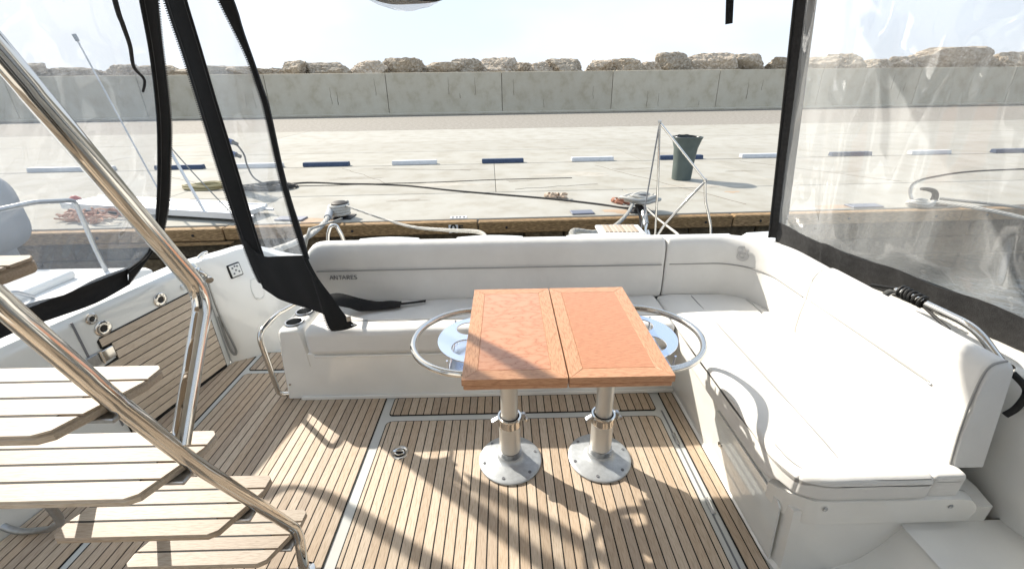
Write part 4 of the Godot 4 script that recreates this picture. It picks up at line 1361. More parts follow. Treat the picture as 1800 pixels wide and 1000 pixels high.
	for k in 28:
		var a := TAU * k / 28
		oval.append(Vector3(cos(a) * 0.036, clampf(sin(a) * 0.055, -0.035, 0.035) * 1.0 + sin(a) * 0.03, 0))
	var ov := put("oval_lid", MB.new().tube(oval, 0.004, 8, true), M.gelcoat, q)
	ov.transform = frame.call(12.0, 0.62)
	var ovp := []
	for p in oval:
		ovp.append(Vector2(p.x * 0.93, p.y * 0.93))
	put("lid_face", MB.new().prism(ovp, Vector3(0, 0, -0.002), Vector3.RIGHT, Vector3.UP, Vector3(0, 0, 0.005), 0.001), M.gelcoat, ov)
	# shower head with its looped hose
	var sh := thing("deck_shower", "chrome deck shower head with a looped grey hose on the quarter panel", "shower", Vector3.ZERO)
	var on := func(k: float, u: float, d: float) -> Vector3:
		var f: Transform3D = frame.call(k, u)
		return f.origin + f.basis.z * d
	var h0: Vector3 = on.call(1.4, 0.87, 0.016)
	put("head", MB.new().tube([h0 + Vector3(-0.014, 0.006, -0.004), h0 + Vector3(0.006, 0.003, 0.008), h0 + Vector3(0.020, -0.004, 0.016)], 0.015, 14), M.steel, sh)
	put("rose", MB.new().tube([h0 + Vector3(0.018, -0.004, 0.014), h0 + Vector3(0.024, -0.007, 0.020)], 0.019, 16), M.steel, sh)
	put("hose", MB.new().tube(smooth([h0 + Vector3(0, -0.012, 0.004), on.call(1.1, 0.76, 0.018), on.call(1.3, 0.60, 0.018), on.call(1.9, 0.40, 0.018), on.call(2.7, 0.22, 0.018), on.call(2.9, 0.14, 0.018), on.call(2.4, 0.095, 0.018), on.call(1.6, 0.13, 0.018), on.call(1.0, 0.26, 0.014), on.call(0.95, 0.50, 0.012)], 8), 0.0065, 10), M.steel_satin, sh)
	# cleat on top of the quarter
	var cl := thing("mooring_cleat", "small steel cleat on the capping of the quarter panel", "cleat", Vector3(-1.665, 0.640, -2.215), 0.15)
	put("horn", MB.new().tube(bend([Vector3(0, 0.012, -0.055), Vector3(0, 0.020, -0.02), Vector3(0, 0.020, 0.02), Vector3(0, 0.012, 0.055)], 0.02), 0.006, 10), M.steel, cl)
	put("foot", MB.new().box(Vector3(0, 0.009, 0), Vector3(0.014, 0.018, 0.04), 0.003), M.steel, cl)

# ------------------------------------------------------------------ canvas and clear curtains
func zipper(line: Array, out: Vector3) -> MB:
	# a row of coil teeth along one edge of a curtain
	var mb := MB.new()
	var d := 0.0
	var step := 0.0085
	for i in line.size() - 1:
		var a: Vector3 = line[i]
		var b: Vector3 = line[i + 1]
		var l := (b - a).length()
		var dir := (b - a) / l
		while d < l:
			var p := a + dir * d
			var x := out.normalized()
			var z := dir.cross(x).normalized()
			mb.box(p + x * 0.003, Vector3(0.008, 0.0045, 0.005), 0.0, Basis(x, dir, z))
			d += step
		d -= l
	return mb

func resample(pts: Array, n: int) -> Array:
	var len_ := [0.0]
	for i in range(1, pts.size()):
		len_.append(len_[i - 1] + (pts[i] - pts[i - 1]).length())
	var out := []
	var j := 0
	for k in n:
		var d: float = len_[-1] * k / (n - 1)
		while j < pts.size() - 2 and len_[j + 1] < d:
			j += 1
		out.append(pts[j].lerp(pts[j + 1], clampf((d - len_[j]) / maxf(len_[j + 1] - len_[j], 1e-6), 0, 1)))
	return out

func V(a: Array) -> Array:
	var out := []
	for p in a:
		out.append(Vector3(p[0], p[1], p[2]))
	return out

func curtains() -> void:
	var wav := FastNoiseLite.new()
	wav.seed = 9
	wav.frequency = 1.0
	wav.fractal_octaves = 3
	# ---- narrow aft panel hanging from the hardtop down on the seat
	var c1 := thing("aft_curtain_panel", "narrow black-bordered clear curtain hanging down onto the aft seat", "curtain")
	var LL := smooth(V([[-1.345, 2.05, -2.05], [-1.373, 1.802, -2.080], [-1.383, 1.608, -2.109], [-1.383, 1.437, -2.115], [-1.384, 1.312, -2.119], [-1.384, 1.105, -2.124], [-1.358, 0.838, -2.100], [-1.309, 0.641, -2.050], [-1.260, 0.573, -2.000]]), 4)
	var LR := smooth(V([[-1.265, 2.05, -2.05], [-1.282, 1.801, -2.080], [-1.292, 1.641, -2.104], [-1.295, 1.427, -2.115], [-1.292, 1.271, -2.120], [-1.286, 1.060, -2.120], [-1.270, 0.848, -2.101], [-1.234, 0.691, -2.055], [-1.190, 0.61, -2.00]]), 4)
	var RL := smooth(V([[-1.20, 2.05, -2.05], [-1.137, 1.795, -2.050], [-1.100, 1.667, -2.050], [-1.077, 1.575, -2.049], [-1.061, 1.472, -2.041], [-1.051, 1.393, -2.035], [-1.045, 1.159, -2.018], [-1.011, 1.004, -1.962], [-0.982, 0.886, -1.920], [-0.942, 0.767, -1.870]]), 4)
	var RR := smooth(V([[-1.14, 2.05, -2.05], [-1.083, 1.794, -2.050], [-1.074, 1.691, -2.050], [-1.059, 1.581, -2.049], [-1.042, 1.472, -2.041], [-1.030, 1.388, -2.034], [-1.025, 1.158, -2.018], [-0.991, 1.003, -1.962], [-0.958, 0.886, -1.920], [-0.920, 0.753, -1.860]]), 4)
	put("border", MB.new().ribbon(resample(LL, 40), resample(LR, 40), 0.004, 4, 0.006), M.canvas, c1)
	put("border", MB.new().ribbon(resample(RL, 40), resample(RR, 40), 0.004, 3, 0.003), M.canvas, c1)
	var RF := []
	for p in RR:
		RF.append(p + (p - Vector3(0, 1.45, 0)).normalized() * 0.062 + Vector3(0.004, 0, 0))
	put("border_fold", MB.new().ribbon(resample(RR, 40), resample(RF, 40), 0.004, 3, 0.003), M.canvas, c1)
	put("zipper", zipper(resample(LL, 40), Vector3(-1, 0, 0)), M.zip, c1)
	put("zipper", zipper(resample(RL, 40), Vector3(-1, 0, 0)), M.zip, c1)
	for q in [[LL, LR, 0.14], [LL, LR, 0.86]]:
		var st_line := []
		var la := resample(q[0], 40)
		var lb := resample(q[1], 40)
		for i in 40:
			st_line.append(la[i].lerp(lb[i], q[2]) + Vector3(0.004, 0.0, 0.0075))
		put("stitching", MB.new().tube(st_line, 0.0012, 5), M.stitch, c1)
	var pl := resample(LR.slice(0, LR.size() - 4), 36)
	var pr := resample(RL, 36)
	var rows := []
	for i in 36:
		var row := []
		for k in 13:
			var u := k / 12.0
			var p: Vector3 = pl[i].lerp(pr[i], u)
			p.z += sin(PI * u) * (0.012 * sin(i * 0.45 + u * 3.0) + 0.010 * wav.get_noise_2d(i * 0.25, u * 4.0))
			row.append(p)
		rows.append(row)
	put("clear_pane", MB.new().sheet(rows), M.vinyl, c1, 80.0)
	# black skirt below the window, folding forward on the seat
	var sk_t := resample(V([[-1.356, 0.823, -2.100], [-1.282, 0.730, -2.060], [-1.208, 0.707, -2.020], [-1.070, 0.738, -1.945], [-0.942, 0.767, -1.870], [-0.917, 0.755, -1.855]]), 20)
	var sk_m := resample(V([[-1.317, 0.653, -2.060], [-1.204, 0.617, -1.990], [-1.090, 0.620, -1.930], [-0.996, 0.634, -1.880], [-0.940, 0.646, -1.850], [-0.887, 0.641, -1.820]]), 20)
	var sk_b := resample(V([[-1.245, 0.553, -1.995], [-1.141, 0.521, -1.930], [-1.052, 0.514, -1.885], [-0.967, 0.511, -1.845], [-0.894, 0.511, -1.800], [-0.848, 0.509, -1.775]]), 20)
	var rg := []
	for j in 20:
		rg.append([sk_t[j] + Vector3(0, 0, 0.003), sk_m[j] + Vector3(0, 0, 0.003 + 0.004 * sin(j * 0.9)), sk_b[j] + Vector3(0, 0, 0.003), sk_b[j] + Vector3(0, 0, -0.003), sk_m[j] + Vector3(0, 0, -0.003 + 0.004 * sin(j * 0.9)), sk_t[j] + Vector3(0, 0, -0.003)])
	put("skirt", MB.new().loft(rg), M.canvas, c1)
	put("hem", MB.new().tube(sk_b, 0.0055, 8), M.canvas, c1)
	# flap that lies over the cushion edge
	var fa := smooth(V([[-0.942, 0.767, -1.866], [-0.906, 0.692, -1.832], [-0.870, 0.590, -1.785], [-0.848, 0.500, -1.752], [-0.828, 0.447, -1.736], [-0.800, 0.438, -1.740]]), 4)
	var fb := smooth(V([[-0.918, 0.755, -1.852], [-0.876, 0.676, -1.820], [-0.810, 0.590, -1.784], [-0.765, 0.520, -1.762], [-0.730, 0.470, -1.758], [-0.712, 0.452, -1.765]]), 4)
	put("flap", MB.new().ribbon(fa, fb, 0.005, 4, 0.010), M.canvas, c1)
	put("zipper", zipper(fa, Vector3(-1, 0, 0.2)), M.zip, c1)
	put("buckle", MB.new().box(Vector3(-0.742, 0.492, -1.755), Vector3(0.022, 0.026, 0.008), 0.002, Basis(Vector3.UP, 0.4)), M.steel_satin, c1)
	put("zip_slider", MB.new().box(Vector3(-0.725, 0.462, -1.752), Vector3(0.02, 0.006, 0.012), 0.002), M.steel, c1)
	# loose strap lying on the seat
	var s1 := thing("loose_strap", "black canvas strap lying loose on the aft seat", "strap")
	var sa := smooth(V([[-0.80, 0.54, -1.80], [-0.77, 0.495, -1.86], [-0.74, 0.456, -1.90], [-0.68, 0.444, -1.93], [-0.61, 0.441, -1.95], [-0.555, 0.440, -1.965]]), 5)
	var sb := smooth(V([[-0.855, 0.585, -1.82], [-0.825, 0.555, -1.90], [-0.76, 0.492, -1.97], [-0.69, 0.452, -2.01], [-0.62, 0.446, -2.025], [-0.56, 0.443, -2.02]]), 5)
	put("strap_body", MB.new().ribbon(sa, sb, 0.006, 4, 0.008), M.canvas, s1)
	put("strap_tail", MB.new().ribbon(V([[-0.565, 0.443, -1.985], [-0.50, 0.440, -2.005], [-0.435, 0.4395, -2.022]]), V([[-0.565, 0.443, -2.003], [-0.50, 0.440, -2.023], [-0.435, 0.4395, -2.042]]), 0.004, 2), M.canvas, s1)

	# ---- big clear side curtain on the left
	var c2 := thing("left_side_curtain", "large clear side curtain with black border on the left above the bulwark", "curtain")
	# it leans in from the bulwark to the hardtop
	var ie_k := V([[-1.23, 2.05, -1.79], [-1.263, 1.854, -1.802], [-1.282, 1.757, -1.81], [-1.311, 1.618, -1.823], [-1.346, 1.505, -1.839], [-1.391, 1.383, -1.859], [-1.427, 1.296, -1.872], [-1.508, 1.108, -1.892], [-1.601, 0.911, -1.91], [-1.632, 0.847, -1.908], [-1.67, 0.778, -1.884], [-1.704, 0.741, -1.803]])
	var oe_k := V([[-1.21, 2.05, -1.895], [-1.248, 1.873, -1.89], [-1.269, 1.769, -1.885], [-1.301, 1.622, -1.881], [-1.348, 1.465, -1.901], [-1.401, 1.326, -1.926], [-1.464, 1.177, -1.939], [-1.533, 1.015, -1.949], [-1.594, 0.898, -1.952], [-1.627, 0.837, -1.938], [-1.676, 0.759, -1.889], [-1.724, 0.667, -1.793]])
	var on_side := func(z: float, h: float) -> Vector3:
		return Vector3(-1.665 - (z + 2.128) * 0.1763, h, z)
	var ie := smooth(ie_k, 4)
	var oe := smooth(oe_k, 4)
	# hem along the bottom joins the border
	var hem_i := smooth([on_side.call(-1.83, 0.742), on_side.call(-1.686, 0.746), on_side.call(-1.56, 0.732), on_side.call(-1.441, 0.750), on_side.call(-1.2, 0.74), on_side.call(-0.6, 0.74)], 4)
	var hem_o := smooth([on_side.call(-1.793, 0.667), on_side.call(-1.649, 0.651), on_side.call(-1.50, 0.662), on_side.call(-1.374, 0.672), on_side.call(-1.15, 0.665), on_side.call(-0.6, 0.66)], 4)
	put("border", MB.new().ribbon(ie, oe, 0.006, 4, 0.008), M.canvas, c2)
	put("hem", MB.new().ribbon(hem_i, hem_o, 0.006, 4, -0.014), M.canvas, c2)
	put("zipper", zipper(oe, Vector3(0.2, 0, -1)), M.zip, c2)
	for q in [0.15, 0.85]:
		var st_line := []
		for i in ie.size():
			st_line.append(ie[i].lerp(oe[i], q) + Vector3(0.009, 0.0, 0.003))
		put("stitching", MB.new().tube(st_line, 0.0012, 5), M.stitch, c2)
	rows = []
	var inv := Vector3(0.98481, 0, 0.17365)
	for i in 56:
		var h := lerpf(2.05, 0.742, i / 55.0)
		var pin: Vector3 = ie_k[ie_k.size() - 1]
		for k in ie_k.size() - 1:
			if h <= ie_k[k].y and h >= ie_k[k + 1].y:
				pin = ie_k[k].lerp(ie_k[k + 1], (ie_k[k].y - h) / (ie_k[k].y - ie_k[k + 1].y))
		var row := []
		for k in 49:
			var u := k / 48.0
			var z := lerpf(pin.z, -0.6, u)
			var p := Vector3(pin.x - (z - pin.z) * 0.1763, h, z)
			var d := 0.022 * wav.get_noise_2d(z * 3.2, h * 1.6) + 0.010 * wav.get_noise_2d(z * 9.0 + 50.0, h * 3.5)
			d += 0.008 * sin(z * 26.0 + h * 3.0) * smoothstep(1.5, 0.9, h)
			row.append(p + inv * d * smoothstep(0.0, 0.08, u) * smoothstep(0.0, 0.08, i / 55.0) * smoothstep(1.0, 0.95, i / 55.0))
		rows.append(row)
	put("clear_pane", MB.new().sheet(rows), M.vinyl_haze_tint, c2, 80.0)
	one("dangling_rope", MB.new().tube(smooth(V([[-1.22, 2.04, -1.66], [-1.274, 1.737, -1.687], [-1.285, 1.67, -1.70], [-1.299, 1.609, -1.719], [-1.321, 1.543, -1.733], [-1.328, 1.503, -1.771], [-1.344, 1.461, -1.765]]), 6), 0.009, 7, false, 0.004), M.canvas_grey_and_lit, "dark thin rope dangling in front of the left clear curtain", "rope")

	# ---- clear curtain on the right, outboard of the benches
	var c3 := thing("right_side_curtain", "large wrinkled clear curtain with black border on the right", "curtain")
	var bl := smooth(V([[1.474, 0.70, -2.20], [1.468, 0.70, -1.92], [1.482, 0.70, -1.772], [1.534, 0.70, -1.554], [1.578, 0.70, -1.354], [1.612, 0.70, -1.105], [1.64, 0.70, -0.7], [1.66, 0.70, -0.2], [1.67, 0.70, 0.5]]), 5)
	var tl := smooth(V([[1.17, 2.05, -2.00], [1.21, 2.05, -1.86], [1.25, 2.05, -1.70], [1.29, 2.05, -1.45], [1.33, 2.05, -1.2], [1.37, 2.05, -0.9], [1.39, 2.05, -0.6], [1.405, 2.05, -0.2], [1.41, 2.05, 0.5]]), 5)
	var surf := func(k: int, u: float) -> Vector3:
		return bl[k].lerp(tl[k], u)
	# corner border
	var ba := []
	var bb := []
	for i in 24:
		var u := i / 23.0
		var p: Vector3 = bl[0].lerp(tl[0], u)
		ba.append(p + Vector3(-0.030, 0, -0.012))
		bb.append(p + Vector3(0.030, 0, 0.035))
	put("border", MB.new().ribbon(ba, bb, 0.006, 4, 0.006), M.canvas_grey_and_lit, c3)  # black canvas drawn in the lighter, sunlit tone
	put("border_fold", MB.new().tube(ba, 0.007, 8), M.canvas, c3)
	put("zipper", zipper(ba, Vector3(-1, 0, -0.3)), M.zip, c3)
	var rr := []
	for k in bl.size():
		var a: Vector3 = surf.call(k, -0.025)
		var b: Vector3 = surf.call(k, 0.030)
		var c: Vector3 = surf.call(k, 0.068 + 0.004 * sin(k * 0.9))
		var pu := 0.010 * sin(k * 2.1)
		rr.append([a + Vector3(0.003, 0, 0), b + Vector3(0.003 + pu, 0, 0), c + Vector3(0.003, 0, 0), c - Vector3(0.003, 0, 0), b - Vector3(0.003 - pu, 0, 0), a - Vector3(0.003, 0, 0)])
	put("hem", MB.new().loft(rr), M.canvas_grey_and_lit, c3)  # black hem, its sunlit look carried by the grey colour
	rows = []
	for i in 52:
		var u := lerpf(0.068, 1.0, i / 51.0)
		var row := []
		for k in bl.size():
			var p: Vector3 = surf.call(k, u)
			var s: float = p.z
			# long drape folds, stronger near the hem
			var amp := 0.006 + 0.020 * smoothstep(0.65, 0.1, u)
			var d := amp * sin(s * 19.0 + 1.6 * sin(u * 4.0)) * (0.6 + 0.4 * sin(s * 4.3))
			d += 0.012 * wav.get_noise_2d(s * 2.6 + 90.0, u * 1.4)
			d += 0.011 * wav.get_noise_2d(s * 11.0 + 30.0, u * 0.9)
			row.append(p + Vector3(0.95, 0.3, 0) * d * smoothstep(0.0, 0.06, i / 51.0) * smoothstep(0.0, 3.0, float(k)))
		rows.append(row)
	# refine along the run so that the folds are smooth
	var fine := []
	for r in rows:
		fine.append(smooth(r, 3))
	put("clear_pane", MB.new().sheet(fine), M.vinyl, c3, 80.0)

	# ---- rolled-up aft curtain under the edge of the hardtop, its clear part sagging
	var c4 := thing("rolled_curtain", "rolled-up clear aft curtain sagging under the hardtop edge", "curtain")
	put("roll", MB.new().tube(smooth(V([[-0.95, 1.985, -2.045], [-0.4, 1.965, -2.05], [0.1, 1.985, -2.045], [0.55, 1.995, -2.04], [0.95, 1.995, -2.035]]), 8), 0.042, 14), M.canvas_grey_and_lit, c4)
	put("dark_lining", MB.new().tube(smooth(V([[-0.58, 1.84, -1.80], [-0.44, 1.762, -1.80], [-0.32, 1.752, -1.80], [-0.20, 1.768, -1.80], [-0.09, 1.84, -1.80]]), 6), 0.018, 10), M.canvas_grey_and_lit, c4)
	rows = []
	for i in 15:
		var a := PI * i / 14.0
		var row := []
		for k in 31:
			var x := lerpf(-0.82, 0.06, k / 30.0)
			var u := (x + 0.345) / 0.45
			var sag := 0.06 + 0.27 * exp(-u * u * 1.9)
			row.append(Vector3(x, 2.04 - sin(a) * sag + 0.008 * wav.get_noise_2d(x * 9.0, i * 0.5), -1.80 - cos(a) * 0.055 + 0.012 * wav.get_noise_2d(x * 5.0 + 7.0, i * 0.3)))
		rows.append(row)
	put("clear_sag", MB.new().sheet(rows), M.vinyl, c4, 80.0)
	one("hanging_strap", MB.new().ribbon(V([[0.905, 2.05, -2.035], [0.912, 1.90, -2.04], [0.911, 1.774, -2.04], [0.925, 1.688, -2.04]]), V([[0.936, 2.05, -2.035], [0.943, 1.90, -2.04], [0.942, 1.774, -2.04], [0.954, 1.692, -2.04]]), 0.004, 2), M.canvas, "short black strap hanging from the hardtop edge against the sky", "strap")

# ------------------------------------------------------------------ gear on the stern
func stern_gear() -> void:
	# slatted teak folding seat on the transom
	var seat := thing("slatted_stern_seat", "small slatted teak seat behind the transom", "seat", Vector3(0.755, 0.606, -2.72), -0.03)
	put("seat_frame", MB.new().rbox(Vector3(0, -0.012, 0), Vector3(0.30, 0.022, 0.20), 0.010, 3, 2), M.gelcoat, seat)
	for k in 8:
		put("slat", MB.new().box(Vector3(-0.098 + k * 0.028, 0.0015, 0.0), Vector3(0.021, 0.008, 0.16), 0.002), M.tread[k % 3], seat)
	for s in [[-0.11, -0.07], [0.11, -0.07], [-0.11, 0.07], [0.11, 0.07]]:
		put("leg", MB.new().tube([Vector3(s[0], -0.02, s[1]), Vector3(s[0], -0.79, s[1])], 0.011, 8), M.steel, seat)
	# gangway lifting frame of thin steel rods
	var fr := thing("gangway_frame", "thin steel rod gangway lifting frame standing up behind the corner of the benches", "ladder")
	var apex := Vector3(1.031, 1.246, -3.0)
	var knee := Vector3(1.402, 0.860, -3.0)
	put("rod", MB.new().tube([Vector3(1.098, 0.479, -3.0), Vector3(1.10, 0.20, -3.0), Vector3(1.10, -0.18, -3.0)], 0.009, 10), M.steel, fr)
	put("rod", MB.new().tube([Vector3(1.098, 0.479, -3.0), Vector3(1.072, 0.84, -3.0), apex], 0.008, 10), M.steel, fr)
	put("stay", MB.new().tube([apex, Vector3(1.00, 0.48, -3.03), Vector3(0.985, 0.0, -3.04), Vector3(0.98, -0.18, -3.04)], 0.0055, 8), M.print_grey, fr)
	put("rod", MB.new().tube([apex, apex.lerp(knee, 0.5), knee], 0.008, 10), M.steel, fr)
	put("rod", MB.new().tube(smooth([knee + Vector3(0, -0.01, 0), Vector3(1.31, 0.74, -3.0), Vector3(1.21, 0.61, -3.0), Vector3(1.131, 0.487, -3.0), Vector3(1.05, 0.25, -3.0), Vector3(1.0, -0.18, -3.0)], 5), 0.009, 10), M.steel, fr)
	put("rod", MB.new().tube(smooth([knee, Vector3(1.43, 0.72, -3.0), Vector3(1.475, 0.60, -3.0), Vector3(1.511, 0.48, -3.0), Vector3(1.53, 0.2, -3.0), Vector3(1.53, -0.18, -3.0)], 5), 0.009, 10), M.steel, fr)
	for p in [apex, knee]:
		put("joint", MB.new().lathe([Vector2(0, -0.014), Vector2(0.012, -0.012), Vector2(0.013, 0), Vector2(0.012, 0.012), Vector2(0, 0.014)], p, 12), M.steel, fr)
	# fairlead hoop on the left of the transom
	var hoop := thing("fairlead_hoop", "small bright steel hoop standing behind the left end of the aft backrest", "hoop")
	put("tube", MB.new().tube(bend([Vector3(-1.195, -0.18, -2.7), Vector3(-1.175, 0.60, -2.7), Vector3(-1.140, 0.668, -2.7), Vector3(-1.105, 0.668, -2.7), Vector3(-1.075, 0.58, -2.7), Vector3(-1.04, -0.18, -2.7)], 0.04, 6), 0.0125, 12), M.steel, hoop)

# ------------------------------------------------------------------ things on the quay
func wraps(c: Vector3, r: float, turns: int, thick: float, tilt := 0.0) -> MB:
	var pts := []
	for k in turns * 16:
		var a := TAU * k / 16.0
		var rad := r + sin(k * 0.37) * 0.008
		pts.append(c + Vector3(cos(a) * rad, k / 16.0 * thick * 1.55 + cos(a) * tilt, sin(a) * rad))
	return MB.new().tube(pts, thick, 8)

func bollard(at: Vector3, label: String) -> void:
	var b := thing("bollard", label, "bollard", at, 0.0, "mooring bollards on the quay")
	put("post", MB.new().lathe([Vector2(0, 0), Vector2(0.11, 0), Vector2(0.10, 0.015), Vector2(0.06, 0.03), Vector2(0.052, 0.11), Vector2(0.065, 0.15), Vector2(0.095, 0.17), Vector2(0.10, 0.19), Vector2(0.07, 0.205), Vector2(0, 0.21)], Vector3.ZERO, 24), M.iron, b)
	put("foot_plate", MB.new().box(Vector3(0, 0.006, 0), Vector3(0.30, 0.012, 0.24), 0.004), M.iron, b)

func coil(c: Vector3, r: float, n: int, thick: float, squash: float, seed_: int) -> MB:
	var g := RandomNumberGenerator.new()
	g.seed = seed_
	var pts := []
	for k in n * 18:
		var a := TAU * k / 18.0
		var u := float(k) / (n * 18)
		var rad := r * (0.72 + 0.28 * sin(u * 17.0) * cos(u * 5.0)) + g.randf_range(-0.01, 0.01)
		pts.append(c + Vector3(cos(a) * rad + 0.05 * sin(u * 9.0), thick + u * thick * 3.0 + 0.01 * sin(a * 3.0), sin(a) * rad * squash))
	return MB.new().tube(pts, thick, 6)

func sandal(at: Vector3, turn: float, m: Material, label: String) -> void:
	var s := thing("sandal", label, "sandal", at, turn, "sandals left on the quay")
	var sole := []
	for k in 22:
		var a := TAU * k / 22
		var w := 0.040 + 0.009 * cos(a)
		sole.append(Vector2(sin(a) * w, -cos(a) * 0.125))
	put("sole", MB.new().prism(sole, Vector3(0, 0.0, 0), Vector3.RIGHT, Vector3.BACK, Vector3(0, 0.026, 0), 0.004), m, s)
	for z in [[-0.085, -0.025, 0.052], [0.02, 0.045, 0.060]]:
		var ea := []
		var eb := []
		for k in 9:
			var a := PI * k / 8.0
			ea.append(Vector3(-cos(a) * 0.047, 0.020 + sin(a) * z[2] * 0.8, z[0]))
			eb.append(Vector3(-cos(a) * 0.047, 0.020 + sin(a) * z[2], z[1]))
		put("strap", MB.new().ribbon(ea, eb, 0.004, 2), m, s)
	var ha := []
	var hb := []
	for k in 9:
		var a := PI * k / 8.0
		ha.append(Vector3(-cos(a) * 0.042, 0.045, 0.045 + sin(a) * 0.072))
		hb.append(Vector3(-cos(a) * 0.040, 0.075, 0.045 + sin(a) * 0.078))
	put("heel_strap", MB.new().ribbon(ha, hb, 0.004, 1), m, s)

func quay_things() -> void:
	# wheel stops, white and blue in turn, along the edge of the yard
	var stops := [[-9.24, "white", "white concrete wheel stop farthest to the left, seen through the left curtain", 1.75], [-7.0, "blue", "chipped blue wheel stop seen through the left curtain beside its black border", 1.0], [-5.35, "white", "white wheel stop behind the shore power post", 1.05], [-3.89, "blue", "blue wheel stop just right of the hanging aft curtain", 0.98], [-1.985, "white", "white wheel stop between two blue ones, left of the middle", 0.97], [-0.05, "blue", "blue wheel stop in the middle of the row, above the table", 0.92], [1.946, "white", "white wheel stop left of the green bin", 0.94], [3.95, "blue", "blue wheel stop half hidden behind the green bin", 0.98], [5.85, "white", "white wheel stop beside the black corner border of the right curtain", 1.05], [7.88, "blue", "blue wheel stop seen through the right curtain, nearer the border", 0.94], [9.75, "white", "white wheel stop seen through the right curtain", 0.95], [11.75, "blue", "blue wheel stop at the right edge of the view", 0.95], [13.7, "white", "white wheel stop past the right edge of the view", 0.95]]
	for s in stops:
		var x: float = s[0]
		var m := MB.new().prism([Vector2(-0.075, 0), Vector2(-0.075, 0.03), Vector2(-0.055, 0.085), Vector2(0.055, 0.085), Vector2(0.075, 0.03), Vector2(0.075, 0)], Vector3(-s[3] / 2, 0, 0), Vector3(0, 0, 1), Vector3.UP, Vector3(s[3], 0, 0), 0.012)
		var o := one("wheel_stop", m, M.white_paint if s[1] == "white" else M.blue_paint, s[2], "wheel stop", "wheel stops along the yard")
		o.transform = Transform3D(Basis(Vector3.UP, QY + rng.randf_range(-0.012, 0.012)), Vector3(x, 0.001, -9.72 - x * 0.0285))
	# the green plastic bin
	var bin := thing("waste_bin", "grey-green flared plastic bin with a black liner standing on the quay", "bin", Vector3(3.075, 0.002, -7.50))
	var ring := []
	var pr := [Vector2(0, 0), Vector2(0.150, 0), Vector2(0.158, 0.01), Vector2(0.170, 0.30), Vector2(0.190, 0.52), Vector2(0.232, 0.66), Vector2(0.248, 0.695), Vector2(0.252, 0.705), Vector2(0.244, 0.708), Vector2(0.226, 0.66), Vector2(0.19, 0.56), Vector2(0, 0.55)]
	var shell := MB.new()
	var rgs := []
	for p in pr:
		var rg := []
		for k in 40:
			var a := TAU * k / 40
			var e := 4.0
			var rr := 1.0 / pow(pow(absf(cos(a)), e) + pow(absf(sin(a)), e), 1.0 / e)
			rr = lerpf(1.0, rr, 0.35)
			rg.append(Vector3(cos(a) * maxf(p.x, 0.0005) * rr, p.y, sin(a) * maxf(p.x, 0.0005) * rr * 0.9))
		rgs.append(rg)
	put("shell", shell.loft(rgs), M.bin, bin)
	var liner := []
	for k in 30:
		var a := TAU * k / 30
		liner.append(Vector3(cos(a) * 0.222, 0.700 + 0.008 * sin(a * 5.0) + (0.02 if k > 20 and k < 25 else 0.0), sin(a) * 0.20))
	put("liner", MB.new().tube(liner, 0.009, 6, true), M.bag, bin)
	put("liner_bag", MB.new().lathe([Vector2(0, 0.60), Vector2(0.19, 0.60), Vector2(0.215, 0.69), Vector2(0.20, 0.68), Vector2(0.12, 0.63), Vector2(0, 0.62)], Vector3.ZERO, 24), M.bag, bin)
	# bollards with their mooring lines
	bollard(Vector3(-2.10, 0.0, -5.36), "black iron bollard wrapped in white rope, left of the middle")
	one("mooring_rope_wraps", wraps(Vector3(-2.10, 0.05, -5.36), 0.105, 4, 0.021, 0.012), M.rope_white, "white rope wound round the left bollard", "rope")
	one("mooring_line", twisted(V([[-2.20, 0.10, -5.28], [-2.08, 0.10, -4.75], [-1.92, 0.19, -4.0], [-1.76, 0.35, -3.2], [-1.63, 0.50, -2.60]]), 0.026, 0.12), M.rope_white, "thick white mooring line from the left bollard to the stern corner", "rope", "mooring lines")
	one("mooring_line", twisted(V([[-2.02, 0.16, -5.33], [-1.50, 0.20, -4.70], [-0.9, 0.33, -3.80], [-0.45, 0.50, -3.10], [-0.19, 0.600, -2.72], [-0.12, 0.64, -2.45]]), 0.014, 0.08), M.rope_white, "thin white mooring line crossing from the left bollard to the transom", "rope", "mooring lines")
	one("rope_guard", MB.new().tube([Vector3(-2.24, 0.12, -5.42), Vector3(-2.20, 0.10, -5.27), Vector3(-2.14, 0.09, -5.02)], 0.042, 12), M.grey_cover, "grey chafe sleeve on the thick rope at the left bollard", "sleeve")
	one("tie_cord", rope(V([[-2.04, 0.03, -5.20], [-1.86, 0.22, -4.3], [-1.50, 0.50, -3.2], [-1.30, 0.62, -2.72], [-1.36, 0.45, -2.68]]), 0.010), M.rope_grey, "thin slack cord running from left bollard down to the steel hoop", "cord")
	bollard(Vector3(1.74, 0.0, -5.42), "black iron bollard under a coil of grey-white rope, right of the middle")
	one("rope_coil", coil(Vector3(1.74, 0.12, -5.42), 0.23, 7, 0.022, 0.62, 4), M.rope_white, "coil of white rope heaped on the middle bollard", "rope")
	one("mooring_line", twisted(V([[1.62, 0.12, -5.34], [1.38, 0.14, -4.75], [1.02, 0.26, -3.90], [0.70, 0.43, -3.20], [0.459, 0.585, -2.75], [0.40, 0.63, -2.47]]), 0.020, 0.10), M.rope_grey, "grey mooring line from the middle bollard sloping down to the transom", "rope", "mooring lines")
	var spring := thing("mooring_spring", "steel coil spring hanging in the line below the middle bollard", "spring")
	var sp := []
	for k in 110:
		var a := TAU * k / 10.0
		var u := k / 109.0
		var c := Vector3(1.66, 0.10, -5.0).lerp(Vector3(1.61, 0.02, -4.72), u)
		sp.append(c + Vector3(cos(a) * 0.032, sin(a) * 0.032 * 0.9, sin(a) * 0.012))
	put("spring_coil", MB.new().tube(sp, 0.0065, 6), M.steel, spring)
